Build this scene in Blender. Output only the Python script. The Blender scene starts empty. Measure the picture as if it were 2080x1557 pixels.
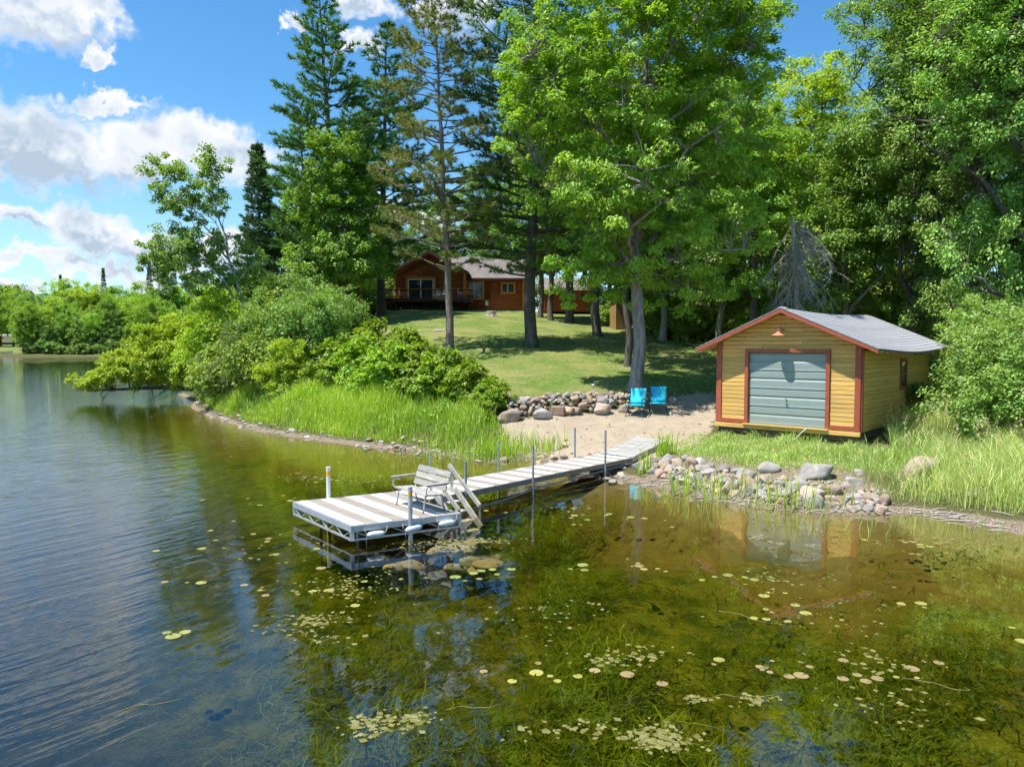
import bpy, math, random
import numpy as np
from mathutils import Vector, Matrix
PI = math.pi
SC = bpy.context.scene
COL = SC.collection
random.seed(7)

# ---------------------------------------------------------------- camera
CAMZ = 3.75
F = 1494.0                      # focal length in photograph pixels (2080 wide)
PITCH = math.atan((778.5 - 700.0) / F)
cam = bpy.data.cameras.new('camera')
cam.sensor_width = 36.0
cam.lens = F / 2080 * 36.0
cam.clip_end = 6000
camo = bpy.data.objects.new('camera', cam)
COL.objects.link(camo)
camo.location = (0, 0, CAMZ)
camo.rotation_euler = (PI / 2 - PITCH, 0, 0)
SC.camera = camo

# ---------------------------------------------------------------- light
SUN_TO = Vector((-0.476, -0.184, 1.2)).normalized()
SUN_EL = math.asin(SUN_TO.z)
SUN_ROT = math.atan2(SUN_TO.x, SUN_TO.y)
sun = bpy.data.lights.new('sun', 'SUN')
sun.energy = 4.4
sun.angle = math.radians(0.53)
sun.color = (1.0, 0.955, 0.88)
suno = bpy.data.objects.new('sun', sun)
COL.objects.link(suno)
suno.rotation_euler = SUN_TO.to_track_quat('Z', 'Y').to_euler()
SC.view_settings.view_transform = 'Standard'
SC.view_settings.look = 'None'
SC.view_settings.exposure = 0.9
SC.view_settings.gamma = 1.0
SC.cycles.use_adaptive_sampling = True
SC.cycles.adaptive_threshold = 0.05
SC.cycles.adaptive_min_samples = 20
SC.cycles.max_bounces = 7
SC.cycles.diffuse_bounces = 3
SC.cycles.glossy_bounces = 3
SC.cycles.transmission_bounces = 4
SC.cycles.transparent_max_bounces = 8
SC.cycles.caustics_reflective = False
SC.cycles.caustics_refractive = False
SC.cycles.sample_clamp_indirect = 4.0


class NT:
    """small node helper"""
    def __init__(s, tree):
        s.t = tree
        s.n = tree.nodes
    def add(s, kind, **kw):
        nd = s.n.new(kind)
        for k, v in kw.items():
            if k.startswith('i_'):
                key = k[2:]
                key = int(key) if key.isdigit() else key.replace('_', ' ')
                s.put(nd, key, v)
            else:
                setattr(nd, k, v)
        return nd
    def put(s, nd, key, v):
        sock = nd.inputs[key]
        if hasattr(v, 'is_output') or isinstance(v, bpy.types.NodeSocket):
            s.t.links.new(v, sock)
        elif isinstance(v, bpy.types.Node):
            s.t.links.new(v.outputs[0], sock)
        else:
            if isinstance(v, (tuple, list)) and len(v) == 3 and len(sock.default_value) == 4:
                v = (*v, 1.0)
            sock.default_value = v
    def math(s, op, a, b=0.0, c=0.0, clamp=False):
        nd = s.n.new('ShaderNodeMath')
        nd.operation = op
        nd.use_clamp = clamp
        s.put(nd, 0, a); s.put(nd, 1, b); s.put(nd, 2, c)
        return nd.outputs[0]
    def vmath(s, op, a, b=(0, 0, 0), c=(0, 0, 0)):
        nd = s.n.new('ShaderNodeVectorMath')
        nd.operation = op
        s.put(nd, 0, a)
        s.put(nd, 1, b)
        if op == 'MULTIPLY_ADD':
            s.put(nd, 2, c)
        return nd.outputs['Value'] if op in ('LENGTH', 'DOT_PRODUCT', 'DISTANCE') else nd.outputs[0]
    def ramp(s, fac, stops, mode='LINEAR'):
        nd = s.n.new('ShaderNodeValToRGB')
        nd.color_ramp.interpolation = mode
        el = nd.color_ramp.elements
        while len(el) < len(stops):
            el.new(0.5)
        for e, (p, c) in zip(el, stops):
            e.position = p
            e.color = (*c, 1.0) if len(c) == 3 else c
        s.put(nd, 0, fac)
        return nd.outputs[0]
    def mixc(s, fac, a, b, blend='MIX'):
        nd = s.n.new('ShaderNodeMix')
        nd.data_type = 'RGBA'
        nd.blend_type = blend
        s.put(nd, 0, fac); s.put(nd, 6, a); s.put(nd, 7, b)
        return nd.outputs[2]
    def maprange(s, v, a, b, c=0.0, d=1.0, smooth=True):
        nd = s.n.new('ShaderNodeMapRange')
        nd.interpolation_type = 'SMOOTHSTEP' if smooth else 'LINEAR'
        s.put(nd, 0, v); s.put(nd, 1, a); s.put(nd, 2, b); s.put(nd, 3, c); s.put(nd, 4, d)
        return nd.outputs[0]
    def noise(s, vec, scale, detail=3.0, rough=0.55, dist=0.0):
        nd = s.n.new('ShaderNodeTexNoise')
        if vec is not None:
            s.put(nd, 'Vector', vec)
        s.put(nd, 'Scale', scale); s.put(nd, 'Detail', detail); s.put(nd, 'Roughness', rough); s.put(nd, 'Distortion', dist)
        return nd


# ---------------------------------------------------------------- sky
def build_world():
    w = bpy.data.worlds.new('World')
    SC.world = w
    w.use_nodes = True
    t = NT(w.node_tree)
    t.n.clear()
    sky = t.add('ShaderNodeTexSky', sky_type='NISHITA', sun_disc=False, sun_elevation=SUN_EL,
                sun_rotation=SUN_ROT, altitude=400.0, air_density=1.05, dust_density=0.35, ozone_density=2.6)
    skyc = t.add('ShaderNodeHueSaturation', i_Saturation=1.25, i_Value=1.0, i_Color=sky.outputs[0]).outputs[0]
    skyc = t.mixc(1.0, skyc, (0.64, 0.77, 0.76), 'MULTIPLY')
    d = t.add('ShaderNodeTexCoord').outputs['Generated']
    sep = t.add('ShaderNodeSeparateXYZ', i_0=d)
    az = t.math('ARCTAN2', sep.outputs[0], sep.outputs[1])
    azw = t.math('WRAP', az, 0.80, -0.80)            # the same cloud field all the way round
    el = t.math('ARCSINE', sep.outputs[2])
    p = t.add('ShaderNodeCombineXYZ', i_0=azw, i_1=el).outputs[0]
    n1 = t.noise(d, 9.0, 5.0, 0.62)
    n2 = t.noise(d, 34.0, 3.0, 0.6)
    n3 = t.noise(t.vmath('ADD', d, (-0.014, 0.0, 0.026)), 9.0, 4.0, 0.60)
    wob = t.vmath('MULTIPLY_ADD', t.vmath('SUBTRACT', n1.outputs['Color'], (0.5, 0.5, 0.5)), (0.16, 0.12, 0.0), p)
    wob = t.vmath('MULTIPLY_ADD', t.vmath('SUBTRACT', n2.outputs['Color'], (0.5, 0.5, 0.5)), (0.06, 0.05, 0.0), wob)
    blobs = [(70, 35, 150, 62), (180, 40, 60, 42), (178, 122, 40, 12), (20, 275, 165, 85), (130, 300, 120, 82), (225, 215, 80, 20),
             (300, 305, 95, 55), (395, 300, 130, 52), (480, 330, 90, 62), (30, 440, 85, 30), (190, 455, 85, 42), (270, 490, 120, 42),
             (20, 525, 70, 22), (130, 525, 100, 22), (260, 555, 110, 20), (420, 520, 110, 36), (30, 585, 80, 14), (580, 48, 22, 14),
             (750, 12, 70, 34), (735, 108, 52, 26), (930, 25, 95, 44), (820, 450, 150, 40), (1500, 420, 120, 40)]
    bases = [(120, 345, 170, 34), (215, 385, 110, 26), (20, 320, 90, 26), (330, 352, 110, 20), (80, 82, 120, 22), (270, 520, 90, 16), (220, 490, 60, 22), (60, 462, 60, 12), (930, 58, 70, 16), (740, 30, 50, 12)]
    def field(vec, blobs=blobs):
        best = None
        for (x, y, rx, ry) in blobs:
            a = math.atan((x - 1040) / F)
            e = math.atan((700 - y) / F * math.cos(a))
            k = math.cos(a) ** 1.0
            ix, iy = F / (rx * k), F / (ry * k)
            v = t.vmath('MULTIPLY_ADD', vec, (ix, iy, 0.0), (-a * ix, -e * iy, 0.0))
            L = t.vmath('LENGTH', v)
            best = L if best is None else t.math('SMOOTH_MIN', best, L, 0.25)
        return best
    f0 = field(wob)
    dens = t.maprange(f0, 1.22, 0.55)
    rel = t.math('SUBTRACT', n1.outputs[0], n3.outputs[0])            # relief towards the light
    core = t.maprange(f0, 0.15, 0.95)
    lit = t.math('ADD', t.maprange(rel, -0.16, 0.09, 0.0, 0.62), t.math('MULTIPLY', core, 0.38))
    lit = t.math('SUBTRACT', lit, t.maprange(field(wob, bases), 1.5, 0.2, 0.0, 0.7), clamp=True)
    cc = t.ramp(lit, [(0.0, (1.9, 2.35, 2.9)), (0.4, (2.9, 3.2, 3.6)), (0.85, (3.85, 3.92, 4.0))])
    # thin veil near the horizon
    veil = t.maprange(el, 0.30, 0.0, 0.0, 0.42)
    base = t.mixc(veil, skyc, (2.5, 3.3, 4.1))
    final = t.mixc(dens, base, cc)
    bg = t.add('ShaderNodeBackground', i_Color=final, i_Strength=0.142)
    w.cycles.sampling_method = 'MANUAL'
    w.cycles.sample_map_resolution = 256
    out = t.add('ShaderNodeOutputWorld')
    w.node_tree.links.new(bg.outputs[0], out.inputs[0])
build_world()


# ---------------------------------------------------------------- mesh helpers
def ray(px, py):
    a = (px - 1040.0) / F
    b = -(py - 778.5) / F
    c, s = math.cos(PITCH), math.sin(PITCH)
    return Vector((a, c + b * s, -s + b * c))

def P(px, py, depth):
    """point on the view ray at ground distance Y = depth"""
    r = ray(px, py)
    k = depth / r.y
    return Vector((r.x * k, depth, CAMZ + r.z * k))

def PZ(px, py, z):
    """point on the view ray at height z"""
    r = ray(px, py)
    k = (z - CAMZ) / r.z
    return Vector((r.x * k, r.y * k, z))


class MB:
    def __init__(s):
        s.v, s.f, s.sm, s.weld = [], [], False, False
    def quad(s, a, b, c, d):
        n = len(s.v); s.v += [tuple(a), tuple(b), tuple(c), tuple(d)]; s.f.append((n, n + 1, n + 2, n + 3)); return s
    def box(s, c, size, rot=None, taper=1.0):
        x, y, z = size[0] / 2, size[1] / 2, size[2] / 2
        n = len(s.v)
        for (sx, sy, sz) in ((-1, -1, -1), (1, -1, -1), (1, 1, -1), (-1, 1, -1), (-1, -1, 1), (1, -1, 1), (1, 1, 1), (-1, 1, 1)):
            k = taper if sz > 0 else 1.0
            v = Vector((sx * x * k, sy * y * k, sz * z))
            if rot is not None:
                v = rot @ v
            s.v.append((v.x + c[0], v.y + c[1], v.z + c[2]))
        for q in ((0, 3, 2, 1), (4, 5, 6, 7), (0, 1, 5, 4), (1, 2, 6, 5), (2, 3, 7, 6), (3, 0, 4, 7)):
            s.f.append(tuple(n + i for i in q))
        return s
    def bar(s, a, b, w, h, up=(0, 0, 1)):
        """box beam from a to b, w wide, h high"""
        a, b = Vector(a), Vector(b)
        d = b - a
        L = d.length
        d.normalize()
        u = Vector(up)
        x = d.cross(u)
        if x.length < 1e-4:
            x = d.cross(Vector((1, 0, 0)))
        x.normalize()
        u = x.cross(d)
        n = len(s.v)
        for k in (0, 1):
            for (i, j) in ((-1, -1), (1, -1), (1, 1), (-1, 1)):
                v = a + d * (L * k) + x * (i * w / 2) + u * (j * h / 2)
                s.v.append(tuple(v))
        for q in ((3, 2, 1, 0), (4, 5, 6, 7), (0, 1, 5, 4), (1, 2, 6, 5), (2, 3, 7, 6), (3, 0, 4, 7)):
            s.f.append(tuple(n + i for i in q))
        return s
    def tube(s, pts, rad, n=8, caps=True):
        pts = [Vector(p) for p in pts]
        if not hasattr(rad, '__len__'):
            rad = [rad] * len(pts)
        base = len(s.v)
        prev = None
        for i, p in enumerate(pts):
            d = (pts[min(i + 1, len(pts) - 1)] - pts[max(i - 1, 0)])
            d.normalize()
            if prev is None:
                x = d.cross(Vector((0, 0, 1)))
                if x.length < 1e-3:
                    x = d.cross(Vector((1, 0, 0)))
            else:
                x = prev - d * prev.dot(d)
            x.normalize()
            prev = x
            y = d.cross(x)
            for k in range(n):
                a = 2 * PI * k / n
                v = p + (x * math.cos(a) + y * math.sin(a)) * rad[i]
                s.v.append((v.x, v.y, v.z))
        for i in range(len(pts) - 1):
            for k in range(n):
                a = base + i * n + k
                b = base + i * n + (k + 1) % n
                s.f.append((a, b, b + n, a + n))
        if caps:
            s.f.append(tuple(base + k for k in reversed(range(n))))
            s.f.append(tuple(base + (len(pts) - 1) * n + k for k in range(n)))
        return s
    def lathe(s, prof, n=16, c=(0, 0, 0), axis='Z'):
        base = len(s.v)
        for (r, z) in prof:
            for k in range(n):
                a = 2 * PI * k / n
                x, y = r * math.cos(a), r * math.sin(a)
                v = (x, y, z) if axis == 'Z' else ((x, z, y) if axis == 'Y' else (z, x, y))
                s.v.append((v[0] + c[0], v[1] + c[1], v[2] + c[2]))
        for i in range(len(prof) - 1):
            for k in range(n):
                a = base + i * n + k
                b = base + i * n + (k + 1) % n
                s.f.append((a, b, b + n, a + n))
        s.f.append(tuple(base + k for k in reversed(range(n))))
        s.f.append(tuple(base + (len(prof) - 1) * n + k for k in range(n)))
        return s
    def prism(s, poly, y0, y1, plane='XZ'):
        """polygon (x,z) extruded along y"""
        n = len(s.v); m = len(poly)
        for y in (y0, y1):
            for (a, b) in poly:
                s.v.append((a, y, b) if plane == 'XZ' else ((a, b, y) if plane == 'XY' else (y, a, b)))
        s.f.append(tuple(n + i for i in range(m)))
        s.f.append(tuple(n + m + i for i in reversed(range(m))))
        for i in range(m):
            j = (i + 1) % m
            s.f.append((n + i, n + m + i, n + m + j, n + j))
        return s
    def mesh(s, name):
        me = bpy.data.meshes.new(name)
        me.from_pydata(s.v, [], s.f)
        import bmesh
        bm = bmesh.new(); bm.from_mesh(me)
        if s.weld:
            bmesh.ops.remove_doubles(bm, verts=bm.verts, dist=1e-4)
        bmesh.ops.recalc_face_normals(bm, faces=bm.faces)
        bm.to_mesh(me); bm.free()
        if s.sm:
            me.polygons.foreach_set('use_smooth', [True] * len(me.polygons))
        return me

def link(name, me, m=None, parent=None, loc=None, rotz=None):
    o = bpy.data.objects.new(name, me)
    COL.objects.link(o)
    if m is not None and me is not None and len(me.materials) == 0:
        me.materials.append(m)
    if parent is not None:
        o.parent = parent
    if loc is not None:
        o.location = loc
    if rotz is not None:
        o.rotation_euler = (0, 0, rotz)
    return o

def part(name, mb, m, parent=None, bevel=0.0, smooth=False):
    mb.sm = smooth
    o = link(name, mb.mesh(name), m, parent)
    if bevel:
        b = o.modifiers.new('bevel', 'BEVEL')
        b.width = bevel; b.segments = 1; b.limit_method = 'ANGLE'; b.angle_limit = 0.6
    return o

def tag(o, label, cat, group=None):
    o['label'] = label
    o['category'] = cat
    if group:
        o['group'] = group
    return o

def thing(name, label, cat, loc=(0, 0, 0), rotz=0.0, group=None):
    o = bpy.data.objects.new(name, None)
    o.empty_display_size = 0.2
    COL.objects.link(o)
    o.location = loc
    o.rotation_euler = (0, 0, rotz)
    return tag(o, label, cat, group)

def copy_thing(root, loc, rotz=0.0, scale=1.0, label=None, group=None):
    r = root.copy(); COL.objects.link(r)
    r.location = loc
    r.rotation_euler = (0, 0, rotz)
    r.scale = (scale,) * 3 if not hasattr(scale, '__len__') else scale
    if label:
        r['label'] = label
    if group:
        r['group'] = group
    for ch in list(root.children):
        c = ch.copy(); COL.objects.link(c); c.parent = r
        for g in list(ch.children):
            e = g.copy(); COL.objects.link(e); e.parent = c
    return r

def np_mesh(name, V, faces_list, mats, attrs=None, smooth=False):
    """V (n,3); faces_list: list of (F array (m,k), material index)"""
    me = bpy.data.meshes.new(name)
    V = np.ascontiguousarray(V, dtype=np.float32)
    me.vertices.add(len(V))
    me.vertices.foreach_set('co', V.ravel())
    nl = sum(f.size for f, _ in faces_list)
    nf = sum(len(f) for f, _ in faces_list)
    me.loops.add(nl)
    me.polygons.add(nf)
    li = np.concatenate([f.ravel() for f, _ in faces_list]).astype(np.int32)
    me.loops.foreach_set('vertex_index', li)
    starts, mi, off = [], [], 0
    for f, m in faces_list:
        starts.append(off + np.arange(len(f)) * f.shape[1])
        mi.append(np.full(len(f), m))
        off += f.size
    me.polygons.foreach_set('loop_start', np.concatenate(starts).astype(np.int32))
    me.polygons.foreach_set('material_index', np.concatenate(mi).astype(np.int32))
    me.polygons.foreach_set('use_smooth', np.full(nf, smooth))
    for m in mats:
        me.materials.append(m)
    if attrs:
        for k, a in attrs.items():
            at = me.attributes.new(k, 'FLOAT', 'POINT')
            at.data.foreach_set('value', np.ascontiguousarray(a, dtype=np.float32))
    me.update(calc_edges=True)
    return me


# ---------------------------------------------------------------- materials
def new_mat(name):
    m = bpy.data.materials.new(name)
    m.use_nodes = True
    t = NT(m.node_tree)
    t.n.clear()
    out = t.add('ShaderNodeOutputMaterial')
    return m, t, out

def surf(name, c1, c2=None, scale=8.0, rough=0.7, bump=0.0, bscale=None, stretch=(1, 1, 1), metal=0.0, spec=0.4, detail=4.0, third=None, tscale=1.5, per_obj=0.0):
    m, t, out = new_mat(name)
    if c2 is None:
        c2 = tuple(x * 0.8 for x in c1)
    co = t.add('ShaderNodeTexCoord').outputs['Object']
    if stretch != (1, 1, 1):
        co = t.vmath('MULTIPLY', co, stretch)
    oi = t.add('ShaderNodeObjectInfo')
    off = t.vmath('SCALE', oi.outputs['Location'], (0, 0, 0))
    co2 = t.vmath('ADD', co, t.add('ShaderNodeCombineXYZ', i_0=t.math('MULTIPLY', oi.outputs['Random'], 37.0), i_1=t.math('MULTIPLY', oi.outputs['Random'], 11.0)).outputs[0])
    n = t.noise(co2, scale, detail, 0.6)
    c = t.mixc(t.maprange(n.outputs[0], 0.3, 0.7), c1, c2)
    if third:
        n3 = t.noise(co2, tscale, 3.0)
        c = t.mixc(t.maprange(n3.outputs[0], 0.52, 0.72), c, third)
    if per_obj:
        k = t.math('MULTIPLY_ADD', oi.outputs['Random'], 2 * per_obj, 1 - per_obj)
        c = t.mixc(1.0, c, t.add('ShaderNodeCombineColor', i_0=k, i_1=k, i_2=k).outputs[0], 'MULTIPLY')
    b = t.add('ShaderNodeBsdfPrincipled', i_Base_Color=c, i_Roughness=rough, i_Metallic=metal)
    b.inputs['Specular IOR Level'].default_value = spec
    if bump:
        nb = t.noise(co2, bscale or scale * 2, 4.0, 0.6)
        bp = t.add('ShaderNodeBump', i_Strength=bump, i_Distance=0.02, i_Height=nb.outputs[0])
        t.put(b, 'Normal', bp.outputs[0])
    t.put(out, 0, b.outputs[0])
    return m

def leaf_mat(name, dark, light, trans=0.38, gloss=0.03, tint=None, per_obj=0.10):
    m, t, out = new_mat(name)
    a = t.add('ShaderNodeAttribute', attribute_name='var').outputs['Fac']
    c = t.mixc(a, dark, light)
    oi = t.add('ShaderNodeObjectInfo')
    hv = t.add('ShaderNodeHueSaturation', i_Color=c, i_Hue=t.math('MULTIPLY_ADD', oi.outputs['Random'], per_obj * 0.18, 0.5 - per_obj * 0.05),
               i_Value=t.math('MULTIPLY_ADD', oi.outputs['Random'], per_obj * 4, 1.0 - per_obj * 2)).outputs[0]
    d = t.add('ShaderNodeBsdfDiffuse', i_Color=hv)
    tc = t.mixc(1.0, hv, (1.25, 1.2, 0.55), 'MULTIPLY')
    tr = t.add('ShaderNodeBsdfTranslucent', i_Color=tc)
    mx = t.add('ShaderNodeMixShader', i_0=trans, i_1=d.outputs[0], i_2=tr.outputs[0])
    if gloss:
        g = t.add('ShaderNodeBsdfGlossy', i_Color=(1, 1, 1), i_Roughness=0.5)
        mx = t.add('ShaderNodeMixShader', i_0=gloss, i_1=mx.outputs[0], i_2=g.outputs[0])
    t.put(out, 0, mx.outputs[0])
    return m

# ---------------------------------------------------------------- terrain heights
shore_px = [(2080, 1088), (1960, 1060), (1850, 1045), (1740, 1046), (1650, 1042), (1560, 1034), (1500, 1026), (1430, 1012), (1330, 990), (1270, 978),
            (1180, 948), (1120, 938), (1060, 935), (1000, 938), (930, 930), (850, 917), (760, 908), (680, 898), (620, 889), (560, 880), (500, 866), (450, 850), (420, 838), (398, 818)]
shore = [tuple(PZ(x, y, 0.0))[:2] for x, y in shore_px]
shore = [(30, 9.0), (20, 12.2), (14, 13.8)] + shore + [(-25.5, 56), (-26, 68), (-20, 90), (-6, 112), (40, 135), (140, 150)]
ctrl = [(x, y, 0.0) for x, y in shore]
def C3(px, py, d):
    ctrl.append(tuple(P(px, py, d)))
# beach, lawn and yard
for c in [(1340, 905, 23.6), (1100, 890, 25.2), (1040, 858, 26.3), (1200, 850, 27.2), (1290, 838, 27.8), (1380, 828, 28.2), (1440, 815, 28.6),
          (1060, 812, 28.6), (1200, 803, 29.0), (1290, 790, 29.6), (1420, 795, 29.6), (1100, 770, 31.5), (1000, 790, 29.6),
          (915, 712, 41), (1077, 703, 42.5), (1157, 655, 57.5), (1213, 682, 48.5), (1274, 745, 36), (714, 662, 54.5), (740, 658, 56), (800, 690, 45),
          (900, 632, 70), (780, 632, 70), (1000, 632, 70), (1160, 640, 68), (1257, 670, 52), (1340, 692, 46), (1440, 722, 40), (1420, 760, 33.5), (1500, 720, 41)]:
    C3(*c)
for x, y, z in [(8.9, 24.5, 0.8), (6.6, 25.4, 0.85), (10.7, 22.0, 0.72), (13.5, 26.5, 1.1), (15.5, 29, 1.3), (6.2, 21.6, 0.55), (8.7, 20.3, 0.55), (7.3, 19.0, 0.42), (9.6, 18.6, 0.45), (4.9, 21.5, 0.45), (4.4, 23.6, 0.56),
                (13, 19, 0.7), (18, 20, 1.0), (12, 16.6, 0.4), (15, 16.2, 0.45), (25, 24, 1.4), (20, 30, 1.8), (30, 40, 2.6), (16, 38, 2.6), (45, 50, 5), (25, 60, 6),
                # left bank
                (-3.2, 28.3, 0.9), (-7, 31, 0.9), (-10, 34, 0.9), (-4.5, 33, 1.9), (-8, 37, 2.0), (-14, 40, 1.2), (-16, 46, 1.6), (-11, 45, 3.2), (-19, 52, 1.3), (-22, 58, 0.9), (-16, 58, 3.4), (-18, 70, 4.5),
                (-12, 75, 7.0), (0, 80, 7.2), (12, 85, 7.3), (-12, 95, 5.5), (10, 105, 6.0), (40, 100, 7), (80, 110, 7), (70, 60, 6.5), (60, 30, 4), (40, 14, 1.2), (100, 20, 6),
                # lake bed
                (3.0, 18.5, -0.35), (0.5, 21.5, -0.45), (-3, 22.5, -0.5), (6.5, 14.6, -0.4), (9.5, 13.2, -0.4), (14, 11.2, -0.4), (-8, 25.5, -0.6), (-13, 29, -0.7), (-18, 36, -0.7), (-23, 46, -0.8),
                (0, 15, -0.85), (-4, 13.5, -1.0), (4, 11, -0.8), (0, 9, -1.0), (8, 9, -0.75), (0, 5, -1.15), (8, 5, -1.0), (-6, 9, -1.3), (-8, 16, -1.2), (-14, 20, -1.7), (-22, 28, -2.2), (-30, 45, -2.6), (-14, 10, -2.0), (-6, 4, -1.6), (-14, 4, -2.4),
                (20, 5, -0.9), (-30, 10, -3.5), (-60, 30, -4), (-45, 70, -4), (-60, 120, -5), (-120, 60, -5), (-160, 150, -4), (0, -30, -3), (40, -20, -2.5), (-60, -40, -4), (-25, 120, -4), (0, 150, -4), (60, 175, -3), (140, 170, -1.5),
                # far shore
                (-160, 215, 0.0), (-130, 219, 0.0), (-100, 221, 0.0), (-60, 222, 0.0), (-20, 222, 0.0), (40, 222, 0.0), (-160, 235, 2.2), (-100, 240, 2.2), (-40, 240, 2.4), (20, 240, 2.4), (-170, 200, -1.2), (-100, 205, -1.5), (-40, 205, -1.5),
                (-150, 300, 6), (-60, 300, 6), (40, 300, 6), (-200, 420, 9), (0, 420, 9), (-260, 200, 1.5), (-320, 300, 7), (160, 300, 7), (240, 150, 7), (200, 40, 7), (-300, 60, -4), (-260, 150, -3), (-300, -60, -4), (120, -40, 2), (60, -10, 0.4)]:
    ctrl.append((x, y, z))
CT = np.array(ctrl)
def _rbf_fit():
    n = len(CT)
    D = np.linalg.norm(CT[:, None, :2] - CT[None, :, :2], axis=2)
    A = np.zeros((n + 1, n + 1))
    A[:n, :n] = -D + np.eye(n) * -0.02
    A[:n, n] = 1; A[n, :n] = 1
    b = np.zeros(n + 1); b[:n] = CT[:, 2]
    return np.linalg.solve(A, b)
RW = _rbf_fit()
def HT(x, y):
    """terrain height at arrays x, y"""
    x = np.atleast_1d(np.asarray(x, dtype=float)); y = np.atleast_1d(np.asarray(y, dtype=float))
    out = np.zeros(x.size)
    xf, yf = x.ravel(), y.ravel()
    for i in range(0, x.size, 20000):
        D = np.hypot(xf[i:i + 20000, None] - CT[None, :, 0], yf[i:i + 20000, None] - CT[None, :, 1])
        out[i:i + 20000] = -(D @ RW[:-1]) + RW[-1]
    # small lumps
    out += 0.03 * np.sin(xf * 1.9 + 1.3 * np.sin(yf * 0.9)) * np.sin(yf * 1.7 + 0.7 * np.sin(xf * 1.1)) * np.clip(np.abs(out) * 3, 0.15, 1)
    return out.reshape(x.shape)
def H1(x, y):
    return float(HT(x, y)[0])
def G(px, py, d0=3.0, d1=120.0):
    """where the view ray through a photograph pixel meets the ground"""
    ds = np.arange(d0, d1, 0.1)
    r = ray(px, py)
    k = ds / r.y
    hit = np.nonzero(CAMZ + r.z * k - HT(r.x * k, ds) < 0)[0]
    d = ds[hit[0]] if len(hit) else d1
    p = P(px, py, d)
    return Vector((p.x, p.y, H1(p.x, p.y)))

def poly_soft(poly, X, Y, soft):
    """signed distance to a polygon turned into 0..1"""
    P_ = np.array(poly)
    inside = np.zeros(X.shape, bool)
    dist = np.full(X.shape, 1e9)
    n = len(P_)
    for i in range(n):
        x0, y0 = P_[i]; x1, y1 = P_[(i + 1) % n]
        with np.errstate(divide='ignore', invalid='ignore'):
            cond = ((y0 > Y) != (y1 > Y)) & (X < (x1 - x0) * (Y - y0) / (y1 - y0 + 1e-12) + x0)
        inside ^= cond
        dx, dy = x1 - x0, y1 - y0
        tt = np.clip(((X - x0) * dx + (Y - y0) * dy) / (dx * dx + dy * dy + 1e-12), 0, 1)
        dist = np.minimum(dist, np.hypot(X - x0 - tt * dx, Y - y0 - tt * dy))
    sd = np.where(inside, dist, -dist)
    return np.clip(sd / soft * 0.5 + 0.5, 0, 1)

beach_poly = [tuple(G(x, y))[:2] for x, y in [(1015, 862), (1060, 852), (1140, 843), (1260, 834), (1300, 820), (1380, 806), (1455, 798)]] + [(7.6, 27.2), (6.9, 25.2), (5.9, 23.4), (4.6, 22.2), (3.6, 21.3), (2.6, 21.8), (1.0, 23.6), (-0.4, 24.4)]
lawn_poly = [tuple(G(x, y))[:2] for x, y in [(1000, 800), (1060, 812), (1140, 806), (1260, 800), (1300, 818), (1380, 806), (1455, 798)]] + [(8.6, 29.5), (12.5, 32.5), (13.5, 38.0), (10.5, 45.0), (9.0, 52.0), (12, 62), (12, 78), (-18, 80), (-18, 62), (-13.5, 56), (-10.5, 48), (-6.0, 39.5), (-3.4, 33.5)]
BOAT_POLY = [(4.4, 23.0), (6.2, 24.6), (9, 23.4), (11, 21.2), (11.5, 18.6), (9.0, 18.9), (6.8, 19.5), (5.0, 21.3)]

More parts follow.
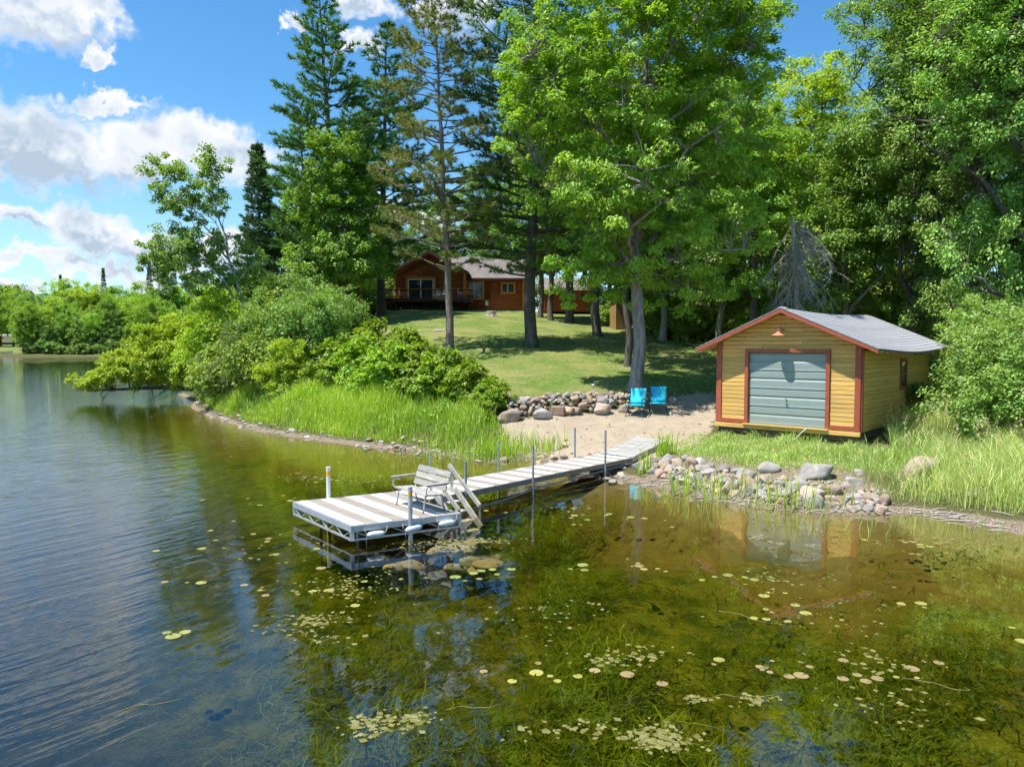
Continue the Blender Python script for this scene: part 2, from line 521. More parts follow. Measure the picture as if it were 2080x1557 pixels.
def axis(parts):
    out = []
    for a, b, s in parts:
        out += list(np.arange(a, b, s))
    out.append(parts[-1][1])
    return np.array(out)
def build_ground():
    xs = axis([(-900, -300, 100), (-300, -60, 12), (-60, -30, 1.5), (-30, 22, 0.28), (22, 60, 1.5), (60, 300, 12), (300, 1200, 100)])
    ys = axis([(-300, -60, 30), (-60, 2, 3), (2, 50, 0.28), (50, 90, 0.6), (90, 260, 4), (260, 500, 15), (500, 2500, 200)])
    X, Y = np.meshgrid(xs, ys)
    Z = HT(X, Y)
    far = np.clip((np.hypot(X, Y) - 400) / 200, 0, 1)
    Z = Z * (1 - far) + 9.0 * far
    rng = np.random.default_rng(3)
    sand = poly_soft(beach_poly, X, Y, 0.45)
    lawn = poly_soft(lawn_poly, X, Y, 0.7)
    lawn = np.maximum(lawn, poly_soft(BOAT_POLY, X, Y, 0.6) * 0.8)
    near = (np.hypot(X, Y) < 100)
    strip = np.clip(1 - (Z - 0.03) / 0.11, 0, 1) * near
    shorem = np.where(Z > -0.3, strip, 0)
    bank = poly_soft([tuple(PZ(px, py, .3))[:2] for px, py in [(1295, 960), (1350, 928), (1440, 930), (1560, 948), (1700, 955), (1790, 985), (1820, 1050), (1560, 1038), (1400, 1008)]], X, Y, .3)
    shorem = np.maximum(shorem, np.where(Z > -.3, bank * .55, 0))
    flat = poly_soft([(-300, 226), (-118, 226), (-118, 262), (-300, 290)], X, Y, 3.0)
    lawn = np.maximum(lawn, flat)
    V = np.stack([X.ravel(), Y.ravel(), Z.ravel()], 1)
    nx, ny = len(xs), len(ys)
    idx = np.arange(nx * ny).reshape(ny, nx)
    Fq = np.stack([idx[:-1, :-1].ravel(), idx[:-1, 1:].ravel(), idx[1:, 1:].ravel(), idx[1:, :-1].ravel()], 1)
    m, t, out = new_mat('ground_mat')
    geo = t.add('ShaderNodeNewGeometry').outputs['Position']
    z = t.add('ShaderNodeSeparateXYZ', i_0=geo).outputs[2]
    A = lambda k: t.add('ShaderNodeAttribute', attribute_name=k).outputs['Fac']
    nl = t.noise(geo, 0.35, 2.0, 0.6)
    nm = t.noise(geo, 2.2, 3.0, 0.65)
    nf = t.noise(geo, 22.0, 3.0, 0.75)
    nff = t.noise(geo, 90.0, 2.0, 0.7)
    # mown lawn: green, straw coloured and dry patches
    g = t.mixc(t.maprange(nm.outputs[0], 0.3, 0.7), (0.10, 0.165, 0.030), (0.175, 0.23, 0.055))
    g = t.mixc(t.maprange(nl.outputs[0], 0.40, 0.66, 0.0, 0.62), g, (0.34, 0.29, 0.12))
    bald = t.math('MULTIPLY', t.maprange(t.noise(t.vmath('MULTIPLY', geo, (0.5, 1.0, 1.0)), 0.6, 3.0).outputs[0], 0.60, 0.72), 0.55)
    g = t.mixc(bald, g, (0.42, 0.30, 0.19))
    g = t.mixc(t.math('MULTIPLY', t.maprange(nf.outputs[0], 0.35, 0.65), 0.6), g, (0.075, 0.115, 0.022))
    # wild floor: leaf litter and soil under herbs
    wl = t.mixc(t.maprange(nf.outputs[0], 0.35, 0.65), (0.055, 0.075, 0.018), (0.12, 0.095, 0.05))
    c = t.mixc(A('lawn'), wl, g)
    # sand
    s = t.mixc(t.maprange(nm.outputs[0], 0.3, 0.7), (0.385, 0.32, 0.235), (0.32, 0.262, 0.19))
    s = t.mixc(t.math('MULTIPLY', t.maprange(nff.outputs[0], 0.45, 0.7), 0.35), s, (0.26, 0.19, 0.12))
    s = t.mixc(t.math('MULTIPLY', t.maprange(nf.outputs[0], 0.5, 0.62), 0.28), s, (0.46, 0.38, 0.29))
    sandf = t.maprange(t.math('ADD', A('sand'), t.math('MULTIPLY', t.math('SUBTRACT', nm.outputs[0], 0.5), 0.9)), 0.4, 0.6)
    c = t.mixc(sandf, c, s)
    # bare shore strip: mud, pebbles, drift
    sm = t.mixc(t.maprange(nf.outputs[0], 0.4, 0.6), (0.13, 0.10, 0.065), (0.29, 0.235, 0.17))
    stf = t.maprange(t.math('ADD', A('shore'), t.math('MULTIPLY', t.math('SUBTRACT', nm.outputs[0], 0.5), 0.5)), 0.3, 0.55)
    c = t.mixc(stf, c, sm)
    # lake bed: sand in the shallows, weed and silt deeper
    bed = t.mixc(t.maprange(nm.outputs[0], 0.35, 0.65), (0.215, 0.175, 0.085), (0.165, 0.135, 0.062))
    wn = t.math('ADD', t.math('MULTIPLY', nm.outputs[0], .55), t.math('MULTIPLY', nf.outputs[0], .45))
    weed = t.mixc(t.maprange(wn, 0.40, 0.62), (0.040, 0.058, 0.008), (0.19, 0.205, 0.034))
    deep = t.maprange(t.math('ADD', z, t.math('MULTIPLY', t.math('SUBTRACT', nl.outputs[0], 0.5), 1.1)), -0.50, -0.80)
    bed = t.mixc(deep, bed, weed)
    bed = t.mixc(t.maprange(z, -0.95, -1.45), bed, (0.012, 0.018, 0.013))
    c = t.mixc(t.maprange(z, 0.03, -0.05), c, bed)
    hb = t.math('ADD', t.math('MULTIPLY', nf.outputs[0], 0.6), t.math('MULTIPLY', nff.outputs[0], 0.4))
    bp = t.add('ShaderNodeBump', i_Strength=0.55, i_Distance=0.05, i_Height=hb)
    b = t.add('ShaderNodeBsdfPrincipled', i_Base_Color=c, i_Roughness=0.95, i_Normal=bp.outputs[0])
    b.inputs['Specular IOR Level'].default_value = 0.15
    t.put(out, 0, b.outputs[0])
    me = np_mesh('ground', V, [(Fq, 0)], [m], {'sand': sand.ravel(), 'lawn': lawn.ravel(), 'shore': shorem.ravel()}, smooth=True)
    o = link('ground', me)
    o['kind'] = 'structure'
build_ground()

def build_water():
    m, t, out = new_mat('lake_water')
    geo = t.add('ShaderNodeNewGeometry').outputs['Position']
    sp = t.add('ShaderNodeSeparateXYZ', i_0=geo)
    # the open lake on the left is ruffled by wind, the water behind the dock lies sheltered
    side = t.math('MULTIPLY_ADD', sp.outputs[1], 0.20, sp.outputs[0])
    wind = t.maprange(side, 0.2, -5.0)
    wr = t.math('MULTIPLY_ADD', wind, 0.92, 0.08)
    rot = t.add('ShaderNodeVectorRotate', rotation_type='Z_AXIS', i_Vector=geo, i_Angle=math.radians(-58))
    warp = t.noise(geo, 0.22, 1.0, 0.5)
    q = t.vmath('MULTIPLY_ADD', warp.outputs['Color'], (0.7, 0.7, 0.0), rot.outputs[0])
    w1 = t.noise(t.vmath('MULTIPLY', q, (0.55, 3.6, 1.0)), 1.0, 1.0, 0.5)
    w2 = t.noise(t.vmath('MULTIPLY', q, (2.2, 9.0, 1.0)), 1.0, 2.0, 0.6)
    w3 = t.noise(geo, 1.6, 1.0, 0.5)
    h = t.math('ADD', t.math('MULTIPLY', w1.outputs[0], 0.0185), t.math('MULTIPLY', w2.outputs[0], 0.008))
    h = t.math('ADD', t.math('MULTIPLY', h, wr), t.math('MULTIPLY', w3.outputs[0], 0.0048))
    bp = t.add('ShaderNodeBump', i_Strength=1.0, i_Distance=1.0, i_Height=h)
    fr = t.add('ShaderNodeFresnel', i_IOR=1.8, i_Normal=bp.outputs[0])
    gl = t.add('ShaderNodeBsdfGlossy', i_Color=(1, 1, 1), i_Roughness=0.015, i_Normal=bp.outputs[0])
    tr = t.add('ShaderNodeBsdfTransparent', i_Color=(0.96, 0.95, 0.88))
    mx = t.add('ShaderNodeMixShader', i_0=fr.outputs[0], i_1=tr.outputs[0], i_2=gl.outputs[0])
    t.put(out, 0, mx.outputs[0])
    ab = t.add('ShaderNodeVolumeAbsorption', i_Color=(0.81, 0.79, 0.38), i_Density=1.05)
    t.put(out, 1, ab.outputs[0])
    mb = MB()
    mb.quad((-900, -250, 0), (1200, -250, 0), (1200, 430, 0), (-900, 430, 0))
    o = part('lake', mb, m)
    o['kind'] = 'structure'
build_water()

# ---------------------------------------------------------------- shared surface materials
M = {}
M['ochre'] = surf('ochre_paint', (0.72, 0.44, 0.13), (0.63, 0.375, 0.10), 5.0, 0.62, 0.18, 30.0, (0.5, 0.5, 9.0), third=(0.47, 0.29, 0.10), tscale=2.2, per_obj=0.13)
M['red'] = surf('red_trim_paint', (0.37, 0.095, 0.045), (0.30, 0.074, 0.036), 6.0, 0.55, 0.1, 30.0, per_obj=0.05)
M['door'] = surf('door_paint', (0.26, 0.325, 0.30), (0.235, 0.295, 0.275), 3.0, 0.45, 0.04, 20.0, (0.6, 1, 4), per_obj=0.03)
M['shingle'] = surf('grey_shingle', (0.34, 0.345, 0.36), (0.275, 0.28, 0.295), 14.0, 0.85, 0.25, 60.0, (2.0, 1, 1), per_obj=0.06)
M['edge'] = surf('drip_edge', (0.10, 0.105, 0.13), None, 5.0, 0.5)
M['rafter'] = surf('raw_rafter', (0.55, 0.38, 0.18), (0.45, 0.30, 0.13), 8.0, 0.7, 0.1)
M['rot'] = surf('weathered_beam', (0.16, 0.12, 0.085), (0.09, 0.07, 0.05), 7.0, 0.9, 0.3, 20, (1, 1, 5))
M['copper'] = surf('copper_lamp', (0.55, 0.25, 0.15), (0.48, 0.20, 0.12), 6.0, 0.4, 0.0)
M['dark'] = surf('shade_black', (0.012, 0.012, 0.013), None, 4.0, 0.6)  # near-black colour for the painted shade below the cabin deck
M['glass'] = surf('dark_glass', (0.03, 0.045, 0.055), (0.02, 0.03, 0.035), 2.0, 0.06, spec=0.7)
M['white'] = surf('white_deck_board', (0.70, 0.68, 0.65), (0.64, 0.62, 0.59), 9.0, 0.7, 0.08, 30, (1, 8, 1), third=(0.47, 0.44, 0.40), per_obj=0.06)
M['taupe'] = surf('taupe_deck_board', (0.31, 0.265, 0.225), (0.25, 0.215, 0.18), 9.0, 0.75, 0.08, 30, (1, 8, 1), third=(0.42, 0.38, 0.33), per_obj=0.05)
M['alu'] = surf('aluminium', (0.52, 0.53, 0.54), (0.42, 0.43, 0.44), 6.0, 0.42, 0.0, metal=0.55)
M['steel'] = surf('galvanised_post', (0.34, 0.36, 0.38), (0.25, 0.265, 0.28), 10.0, 0.5, 0.0, metal=0.4)
M['pvc'] = surf('white_post', (0.74, 0.74, 0.72), (0.65, 0.65, 0.62), 8.0, 0.5)
M['band'] = surf('amber_band', (0.85, 0.42, 0.02), (0.78, 0.36, 0.015), 8.0, 0.4)
M['grey_wood'] = surf('weathered_grey_wood', (0.46, 0.44, 0.40), (0.34, 0.32, 0.29), 9.0, 0.85, 0.2, 30, (1, 1, 1), third=(0.58, 0.55, 0.5), per_obj=0.08)
M['fascia'] = surf('dock_fascia', (0.27, 0.235, 0.20), (0.20, 0.17, 0.145), 8.0, 0.8, 0.15, 20)
M['bench_wood'] = surf('bench_grey_wood', (0.36, 0.345, 0.31), (0.25, 0.235, 0.21), 9.0, 0.85, 0.25, 30, (1, 6, 6), third=(0.44, 0.42, 0.39), per_obj=0.10)
M['rubber'] = surf('black_rubber', (0.02, 0.02, 0.022), None, 8.0, 0.75, 0.1)
M['rim'] = surf('wheel_rim', (0.33, 0.30, 0.27), (0.22, 0.19, 0.17), 8.0, 0.6)
M['fender'] = surf('pale_blue_vinyl', (0.62, 0.71, 0.80), (0.55, 0.64, 0.74), 6.0, 0.4)
M['rope'] = surf('pale_rope', (0.55, 0.54, 0.50), (0.40, 0.40, 0.37), 30.0, 0.9)
M['cyan'] = surf('cyan_fabric', (0.03, 0.52, 0.68), (0.03, 0.46, 0.62), 5.0, 0.75, 0.15, 12)
M['black_metal'] = surf('black_metal', (0.02, 0.02, 0.022), None, 6.0, 0.45)
M['cedar'] = surf('stained_cedar', (0.36, 0.105, 0.026), (0.27, 0.072, 0.017), 3.0, 0.6, 0.2, 16, (0.4, 1, 6), per_obj=0.08)
M['orange'] = surf('orange_trim', (0.60, 0.235, 0.04), (0.52, 0.19, 0.03), 4.0, 0.55, 0.05)
M['brown'] = surf('dark_brown_stain', (0.085, 0.035, 0.022), (0.06, 0.025, 0.016), 5.0, 0.65, 0.1)
M['roof2'] = surf('taupe_asphalt_roof', (0.19, 0.165, 0.155), (0.14, 0.122, 0.115), 20.0, 0.9, 0.3, 50, third=(0.23, 0.20, 0.19))
M['fstone'] = surf('foundation_stone', (0.20, 0.18, 0.16), (0.10, 0.09, 0.08), 6.0, 0.9, 0.4, 10)
M['redshed'] = surf('red_shed_board', (0.33, 0.070, 0.026), (0.25, 0.05, 0.02), 4.0, 0.7, 0.2, 18, (3, 3, 0.6), per_obj=0.12)
M['plank'] = surf('yellowed_plank', (0.34, 0.21, 0.075), (0.25, 0.15, 0.055), 4.0, 0.8, 0.2, 18, (3, 3, 0.6), per_obj=0.15)
M['chair_cream'] = surf('cream_sling', (0.66, 0.56, 0.45), None, 6.0, 0.7)
M['plastic_grey'] = surf('grey_plastic', (0.42, 0.42, 0.38), None, 6.0, 0.6)
M['bark_maple'] = surf('maple_bark', (0.36, 0.315, 0.27), (0.17, 0.145, 0.12), 9.0, 0.95, 0.9, 14, (1, 1, 0.22), third=(0.36, 0.34, 0.30), tscale=1.2)
M['bark_pine'] = surf('pine_bark', (0.32, 0.25, 0.21), (0.16, 0.13, 0.115), 10.0, 0.95, 0.9, 16, (1, 1, 0.25), third=(0.30, 0.27, 0.25), tscale=1.0)
M['bark_dark'] = surf('dark_bark', (0.15, 0.125, 0.10), (0.07, 0.058, 0.048), 9.0, 0.95, 0.9, 14, (1, 1, 0.25), third=(0.17, 0.16, 0.14), tscale=1.2)
M['bark_aspen'] = surf('aspen_bark', (0.47, 0.45, 0.40), (0.30, 0.285, 0.25), 5.0, 0.85, 0.4, 12, (1, 1, 0.6), third=(0.10, 0.09, 0.08), tscale=4.0)
M['dead'] = surf('dead_grey_wood', (0.46, 0.41, 0.36), (0.31, 0.27, 0.23), 8.0, 0.9, 0.3, 20)
M['rock_a'] = surf('grey_field_stone', (0.35, 0.32, 0.285), (0.23, 0.21, 0.19), 5.0, 0.9, 0.35, 14, third=(0.41, 0.385, 0.35), tscale=2.5, per_obj=0.28)
M['rock_b'] = surf('tan_field_stone', (0.39, 0.31, 0.24), (0.30, 0.23, 0.175), 5.0, 0.9, 0.35, 14, third=(0.45, 0.385, 0.32), tscale=2.5, per_obj=0.25)
M['rock_c'] = surf('rusty_field_stone', (0.40, 0.275, 0.195), (0.31, 0.215, 0.16), 5.0, 0.9, 0.35, 14, third=(0.48, 0.38, 0.30), tscale=2.5, per_obj=0.25)

# ---------------------------------------------------------------- boathouse
FX = Vector((0.742, -0.670, 0))
FY = Vector((0.670, 0.742, 0))
def boathouse():
    W2, D, ZF, ZT = 2.315, 8.0, 1.0, 3.90
    root = thing('boathouse', 'small ochre yellow boathouse with red trim, grey garage door and sagging grey roof', 'boathouse', (8.74, 23.55, 0), math.atan2(-0.670, 0.742))
    s, AP = 0.44, 4.93                                  # roof slope and apex height of the roof top
    rt = lambda x: AP - s * abs(x)                      # top of the roof
    OH, OF = 0.585, 0.455
    # inner core, set behind the boards
    core = MB().prism([(-W2 + .03, ZF + .1), (W2 - .03, ZF + .1), (W2 - .03, rt(W2) - .42), (0, rt(0) - .42), (-W2 + .03, rt(W2) - .42)], 0.05, D - 0.03)
    part('wall', core, M['ochre'], root)
    pitch = 0.137
    d0, d1, dz = -1.2, 1.3, 3.50                        # door opening
    k = 0
    z = ZF + 0.14
    while z < rt(0) - 0.2:
        z1 = min(z + pitch, rt(0) - 0.1)
        def xr(zz):
            return min(W2 - 0.16, (AP - 0.13 - zz) / s)
        segs = [(-1, 1)]
        if z < dz + 0.10:
            segs = [(-(W2 - 0.165), d0 - 0.125), (d1 + 0.125, W2 - 0.165)]
            for (a, b) in segs:
                o = part('plank', MB().box(((a + b) / 2, -0.0 + 0.012 + random.uniform(-.002, .002), (z + z1) / 2), (b - a, 0.045, z1 - z - 0.006 - random.uniform(0, .004)), Matrix.Rotation(-0.06, 3, 'X')), M['ochre'], root)
        else:
            xa, xb = xr(z + 0.01), xr(z1 - 0.012)
            if xb < 0.05: break
            cuts = [-9, -0.75 if k % 3 == 0 else 9, 0.55 if k % 3 == 1 else 9, 9]
            cuts = sorted(c for c in cuts if abs(c) < 2 or abs(c) == 9)
            cuts = [-9] + [c for c in cuts if abs(c) < 2] + [9]
            for i in range(len(cuts) - 1):
                l0, l1 = max(-xa, cuts[i] + .003), min(xa, cuts[i + 1] - .003)
                t0, t1 = max(-xb, cuts[i] + .003), min(xb, cuts[i + 1] - .003)
                o = part('plank', MB().prism([(l0, z + .006), (l1, z + .006), (t1, z1 - .008), (t0, z1 - .008)], -0.012 + random.uniform(-.003, .003), 0.04), M['ochre'], root)
        k += 1
        z += pitch
    # side planks
    for sx in (1, -1):
        z = ZF + 0.10
        while z < rt(W2) - 0.44:
            if sx > 0 and 2.25 < z < 3.25:
                rng_ = [(0.15, 4.05), (4.85, D)]
            else:
                rng_ = [(0.15, D)]
            for (a, b) in rng_:
                part('plank', MB().box((sx * (W2 - 0.005), (a + b) / 2, z + pitch / 2), (0.045, b - a, pitch - 0.007), Matrix.Rotation(0.06 * sx, 3, 'Y')), M['ochre'], root)
            z += pitch
    # corner boards and trim
    for sx in (1, -1):
        part('corner_board', MB().box((sx * (W2 - 0.08), -0.028, (ZF + .15 + rt(W2) - .12) / 2), (0.17, 0.05, rt(W2) - .12 - ZF - .15)), M['red'], root, 0.006)
        part('corner_board', MB().box((sx * (W2 + 0.02), 0.065, (ZF + .15 + rt(W2) - .16) / 2), (0.05, 0.14, rt(W2) - .16 - ZF - .15)), M['red'], root, 0.006)
    part('base_trim', MB().box(((-W2 + .165 + d0 - .12) / 2, -0.026, ZF + .215), (d0 - .12 + W2 - .165, 0.045, 0.13)), M['red'], root, 0.005)
    part('base_trim', MB().box(((W2 - .165 + d1 + .12) / 2, -0.026, ZF + .215), (W2 - .165 - d1 - .12, 0.045, 0.13)), M['red'], root, 0.005)
    for x in (d0 - 0.06, d1 + 0.06):
        part('door_trim', MB().box((x, -0.035, (ZF + .16 + dz) / 2), (0.12, 0.07, dz - ZF - .16)), M['red'], root, 0.005)
    part('door_trim', MB().box(((d0 + d1) / 2, -0.033, dz + 0.055), (d1 - d0 + 0.24, 0.066, 0.11)), M['red'], root, 0.005)
    part('sill_board', MB().box((0, -0.06, ZF + 0.055), (2 * W2 + 0.06, 0.10, 0.13)), M['ochre'], root, 0.006)
    part('door_sill', MB().box(((d0 + d1) / 2, -0.10, ZF + 0.137), (d1 - d0 + 0.26, 0.17, 0.03)), M['ochre'], root, 0.004)
    part('floor_beam', MB().box((0, 0.12, ZF - 0.10), (2 * W2 - 0.1, 0.2, 0.17)), M['rot'], root, 0.01)
    for x in (-2.1, -0.4, 1.2, 2.15):
        part('foundation_block', MB().box((x, 0.3, ZF - 0.42), (0.4, 0.4, 0.5)), M['rock_a'], root, 0.03)
    for y in (2.5, 5, 7.6):
        part('foundation_block', MB().box((W2 - .3, y, ZF - 0.35), (0.4, 0.4, 0.6)), M['rock_a'], root, 0.03)
    part('side_beam', MB().box((W2 - .12, D / 2, ZF - 0.02), (0.15, D, 0.22)), M['rot'], root, 0.01)
    # garage door: sections with ribs
    door = part('garage_door', MB().box(((d0 + d1) / 2, 0.075, (ZF + .15 + dz) / 2), (d1 - d0 + .02, 0.03, dz - ZF - .15)), M['door'], root)
    z0, n = ZF + 0.155, 4
    hsec = (dz - z0) / n
    for i in range(n):
        za, zb = z0 + i * hsec + .006, z0 + (i + 1) * hsec - .006
        h = zb - za
        cx, wd = (d0 + d1) / 2, d1 - d0 - 0.01
        part('door_panel', MB().prism([(0.02, za), (0.06, za), (0.06, zb), (0.045, zb), (0.028, zb - .05), (0.028, za + h * .62), (0.046, za + h * .56), (0.046, za + h * .50), (0.026, za + h * .44), (0.026, za + .07), (0.02, za + .03)], cx - wd / 2, cx + wd / 2, 'YZ'), M['door'], door)
    part('door_handle', MB().box((0.05, 0.005, z0 + 1.02 * hsec * 1.35), (0.05, 0.05, 0.12)).bar((0.05, -0.02, z0 + 1.3 * hsec), (0.10, -0.02, z0 + 1.22 * hsec), 0.03, 0.03), M['steel'], door)
    # roof: stepped shingle courses with the sag of an old ridge
    NS = 14
    def sag(y, f):
        u = (y + OF) / (D + 2 * OF)
        return -0.115 * math.sin(PI * min(1, u * 1.02)) ** 1.2 * (0.8 + 0.35 * f) + 0.03 * u
    roof = MB()
    XE = W2 + OH
    ysv = [-OF + (D + 2 * OF) * i / NS for i in range(NS + 1)]
    deck = None
    for sx in (1, -1):
        mbd = MB()
        for i in range(NS):
            y0_, y1_ = ysv[i], ysv[i + 1]
            a = [(0, y0_, AP - .035 + sag(y0_, 0)), (sx * XE, y0_, rt(XE) - .035 + sag(y0_, 1)), (sx * XE, y1_, rt(XE) - .035 + sag(y1_, 1)), (0, y1_, AP - .035 + sag(y1_, 0))]
            b = [(p[0], p[1], p[2] - .03) for p in a]
            mbd.quad(*a).quad(*b)
            mbd.quad(a[1], a[2], b[2], b[1])
            if i == 0: mbd.quad(a[0], a[1], b[1], b[0])
            if i == NS - 1: mbd.quad(a[3], a[2], b[2], b[3])
        deck = part('roof_deck', mbd, M['edge'], root)
        nc = 17
        for c in range(nc):
            f0, f1 = c / nc, (c + 1) / nc
            x0, x1 = sx * XE * f0, sx * (XE * f1 + 0.012)
            mbc = MB()
            wv = [random.uniform(-.004, .004) for _ in ysv]
            for i in range(NS):
                y0_, y1_ = ysv[i], ysv[i + 1]
                y0e = y0_ - (.02 if i == 0 else 0); y1e = y1_ + (.02 if i == NS - 1 else 0)
                q = [(x0, y0e, rt(x0) - .012 + sag(y0_, f0)), (x1 + wv[i] * sx, y0e, rt(x1) + .002 + sag(y0_, f1)), (x1 + wv[i + 1] * sx, y1e, rt(x1) + .002 + sag(y1_, f1)), (x0, y1e, rt(x0) - .012 + sag(y1_, f0))]
                mbc.quad(*q)
                lo = [(q[1][0], q[1][1], q[1][2] - .03), (q[2][0], q[2][1], q[2][2] - .03)]
                mbc.quad(q[1], q[2], lo[1], lo[0])
                if i == 0:
                    mbc.quad(q[0], q[1], lo[0], (q[0][0], q[0][1], q[0][2] - .02))
            part('shingle_course', mbc, M['shingle'], deck)
        # barge board on the front and rear gables
        for yy in (-OF - 0.012, D + OF + 0.012):
            part('barge_board', MB().prism([(0, AP - .055), (sx * XE, rt(XE) - .055), (sx * XE, rt(XE) - .155), (0, AP - .165)], yy - .02, yy + .02), M['red'], root)
        # rafter tails
        for i in range(13):
            y = 0.05 + i * (D - 0.1) / 12
            zz = sag(y, 1)
            part('rafter_tail', MB().bar((sx * (W2 - .1), y, rt(W2 - .1) - .14 + zz), (sx * (XE - .02), y, rt(XE - .02) - .12 + zz), 0.045, 0.10), M['rafter'], root)
    part('ridge_cap', MB().prism([(-.14, AP - .05), (0, AP + .022), (.14, AP - .05), (0, AP - .02)], -OF - .01, -OF + .35), M['shingle'], root)
    # soffit boards under the front overhang
    for sx in (1, -1):
        part('soffit', MB().prism([(0.0, AP - .10), (sx * XE, rt(XE) - .10), (sx * XE, rt(XE) - .115), (0.0, AP - .115)], -OF + .01, -0.01), M['rafter'], root)
    # side window
    win = part('window', MB().box((W2 + .028, 4.45, 2.755), (0.02, 0.52, 0.84)), M['glass'], root)
    fr = MB()
    for y in (4.12, 4.78):
        fr.box((W2 + .03, y, 2.755), (0.06, 0.10, 1.08))
    for zz in (2.27, 3.24):
        fr.box((W2 + .031, 4.45, zz), (0.062, 0.56, 0.10))
    part('window_frame', fr, M['red'], win)
    part('window_sash', MB().box((W2 + .035, 4.45, 2.76), (0.03, 0.52, 0.03)), M['door'], win)
    # gooseneck lamp over the door
    lx, lz = -0.10, 4.20
    lamp = thing('gooseneck_lamp', 'copper gooseneck barn lamp fixed to the gable above the grey garage door', 'lamp', root.matrix_world @ Vector((0, 0, 0)))
    lamp.location = Vector((8.74, 23.55, 0)); lamp.rotation_euler = root.rotation_euler
    arm = [(lx, -0.03, lz), (lx, -0.12, lz + .09), (lx, -0.22, lz + .11), (lx, -0.31, lz + .05), (lx, -0.34, lz - .04)]
    part('arm', MB().tube(arm, 0.014, 8), M['copper'], lamp, smooth=True)
    part('wall_plate', MB().lathe([(0.06, -0.045), (0.065, -0.03), (0.065, -0.018)], 14, (lx, 0, lz), 'Y'), M['copper'], lamp)
    part('lamp_shade', MB().lathe([(0.03, -0.03), (0.05, -0.06), (0.09, -0.09), (0.205, -0.15), (0.21, -0.16), (0.19, -0.155), (0.04, -0.09)], 24, (lx, -0.34, lz), 'Z'), M['copper'], lamp, smooth=True)
    part('bulb', MB().lathe([(0.01, -0.09), (0.03, -0.12), (0.035, -0.16), (0.02, -0.19), (0.004, -0.195)], 12, (lx, -0.34, lz), 'Z'), M['chair_cream'], lamp, smooth=True)
    # the rope hanging from the sill
    R = lambda x, y, z: tuple(Vector((8.74, 23.55, 0)) + FX * x + FY * y + Vector((0, 0, z)))
    pts = [R(0.86, -0.05, ZF + .16), R(0.80, -.22, ZF + .14), R(0.66, -.32, ZF - .02), R(0.52, -.42, ZF - .22), R(0.33, -.58, 0.76), R(0.05, -0.75, 0.72)]
    tag(part('rope', MB().tube(pts, 0.018, 6), M['rope'], smooth=True), 'pale rope drooping from the garage door sill to the grass', 'rope')
boathouse()

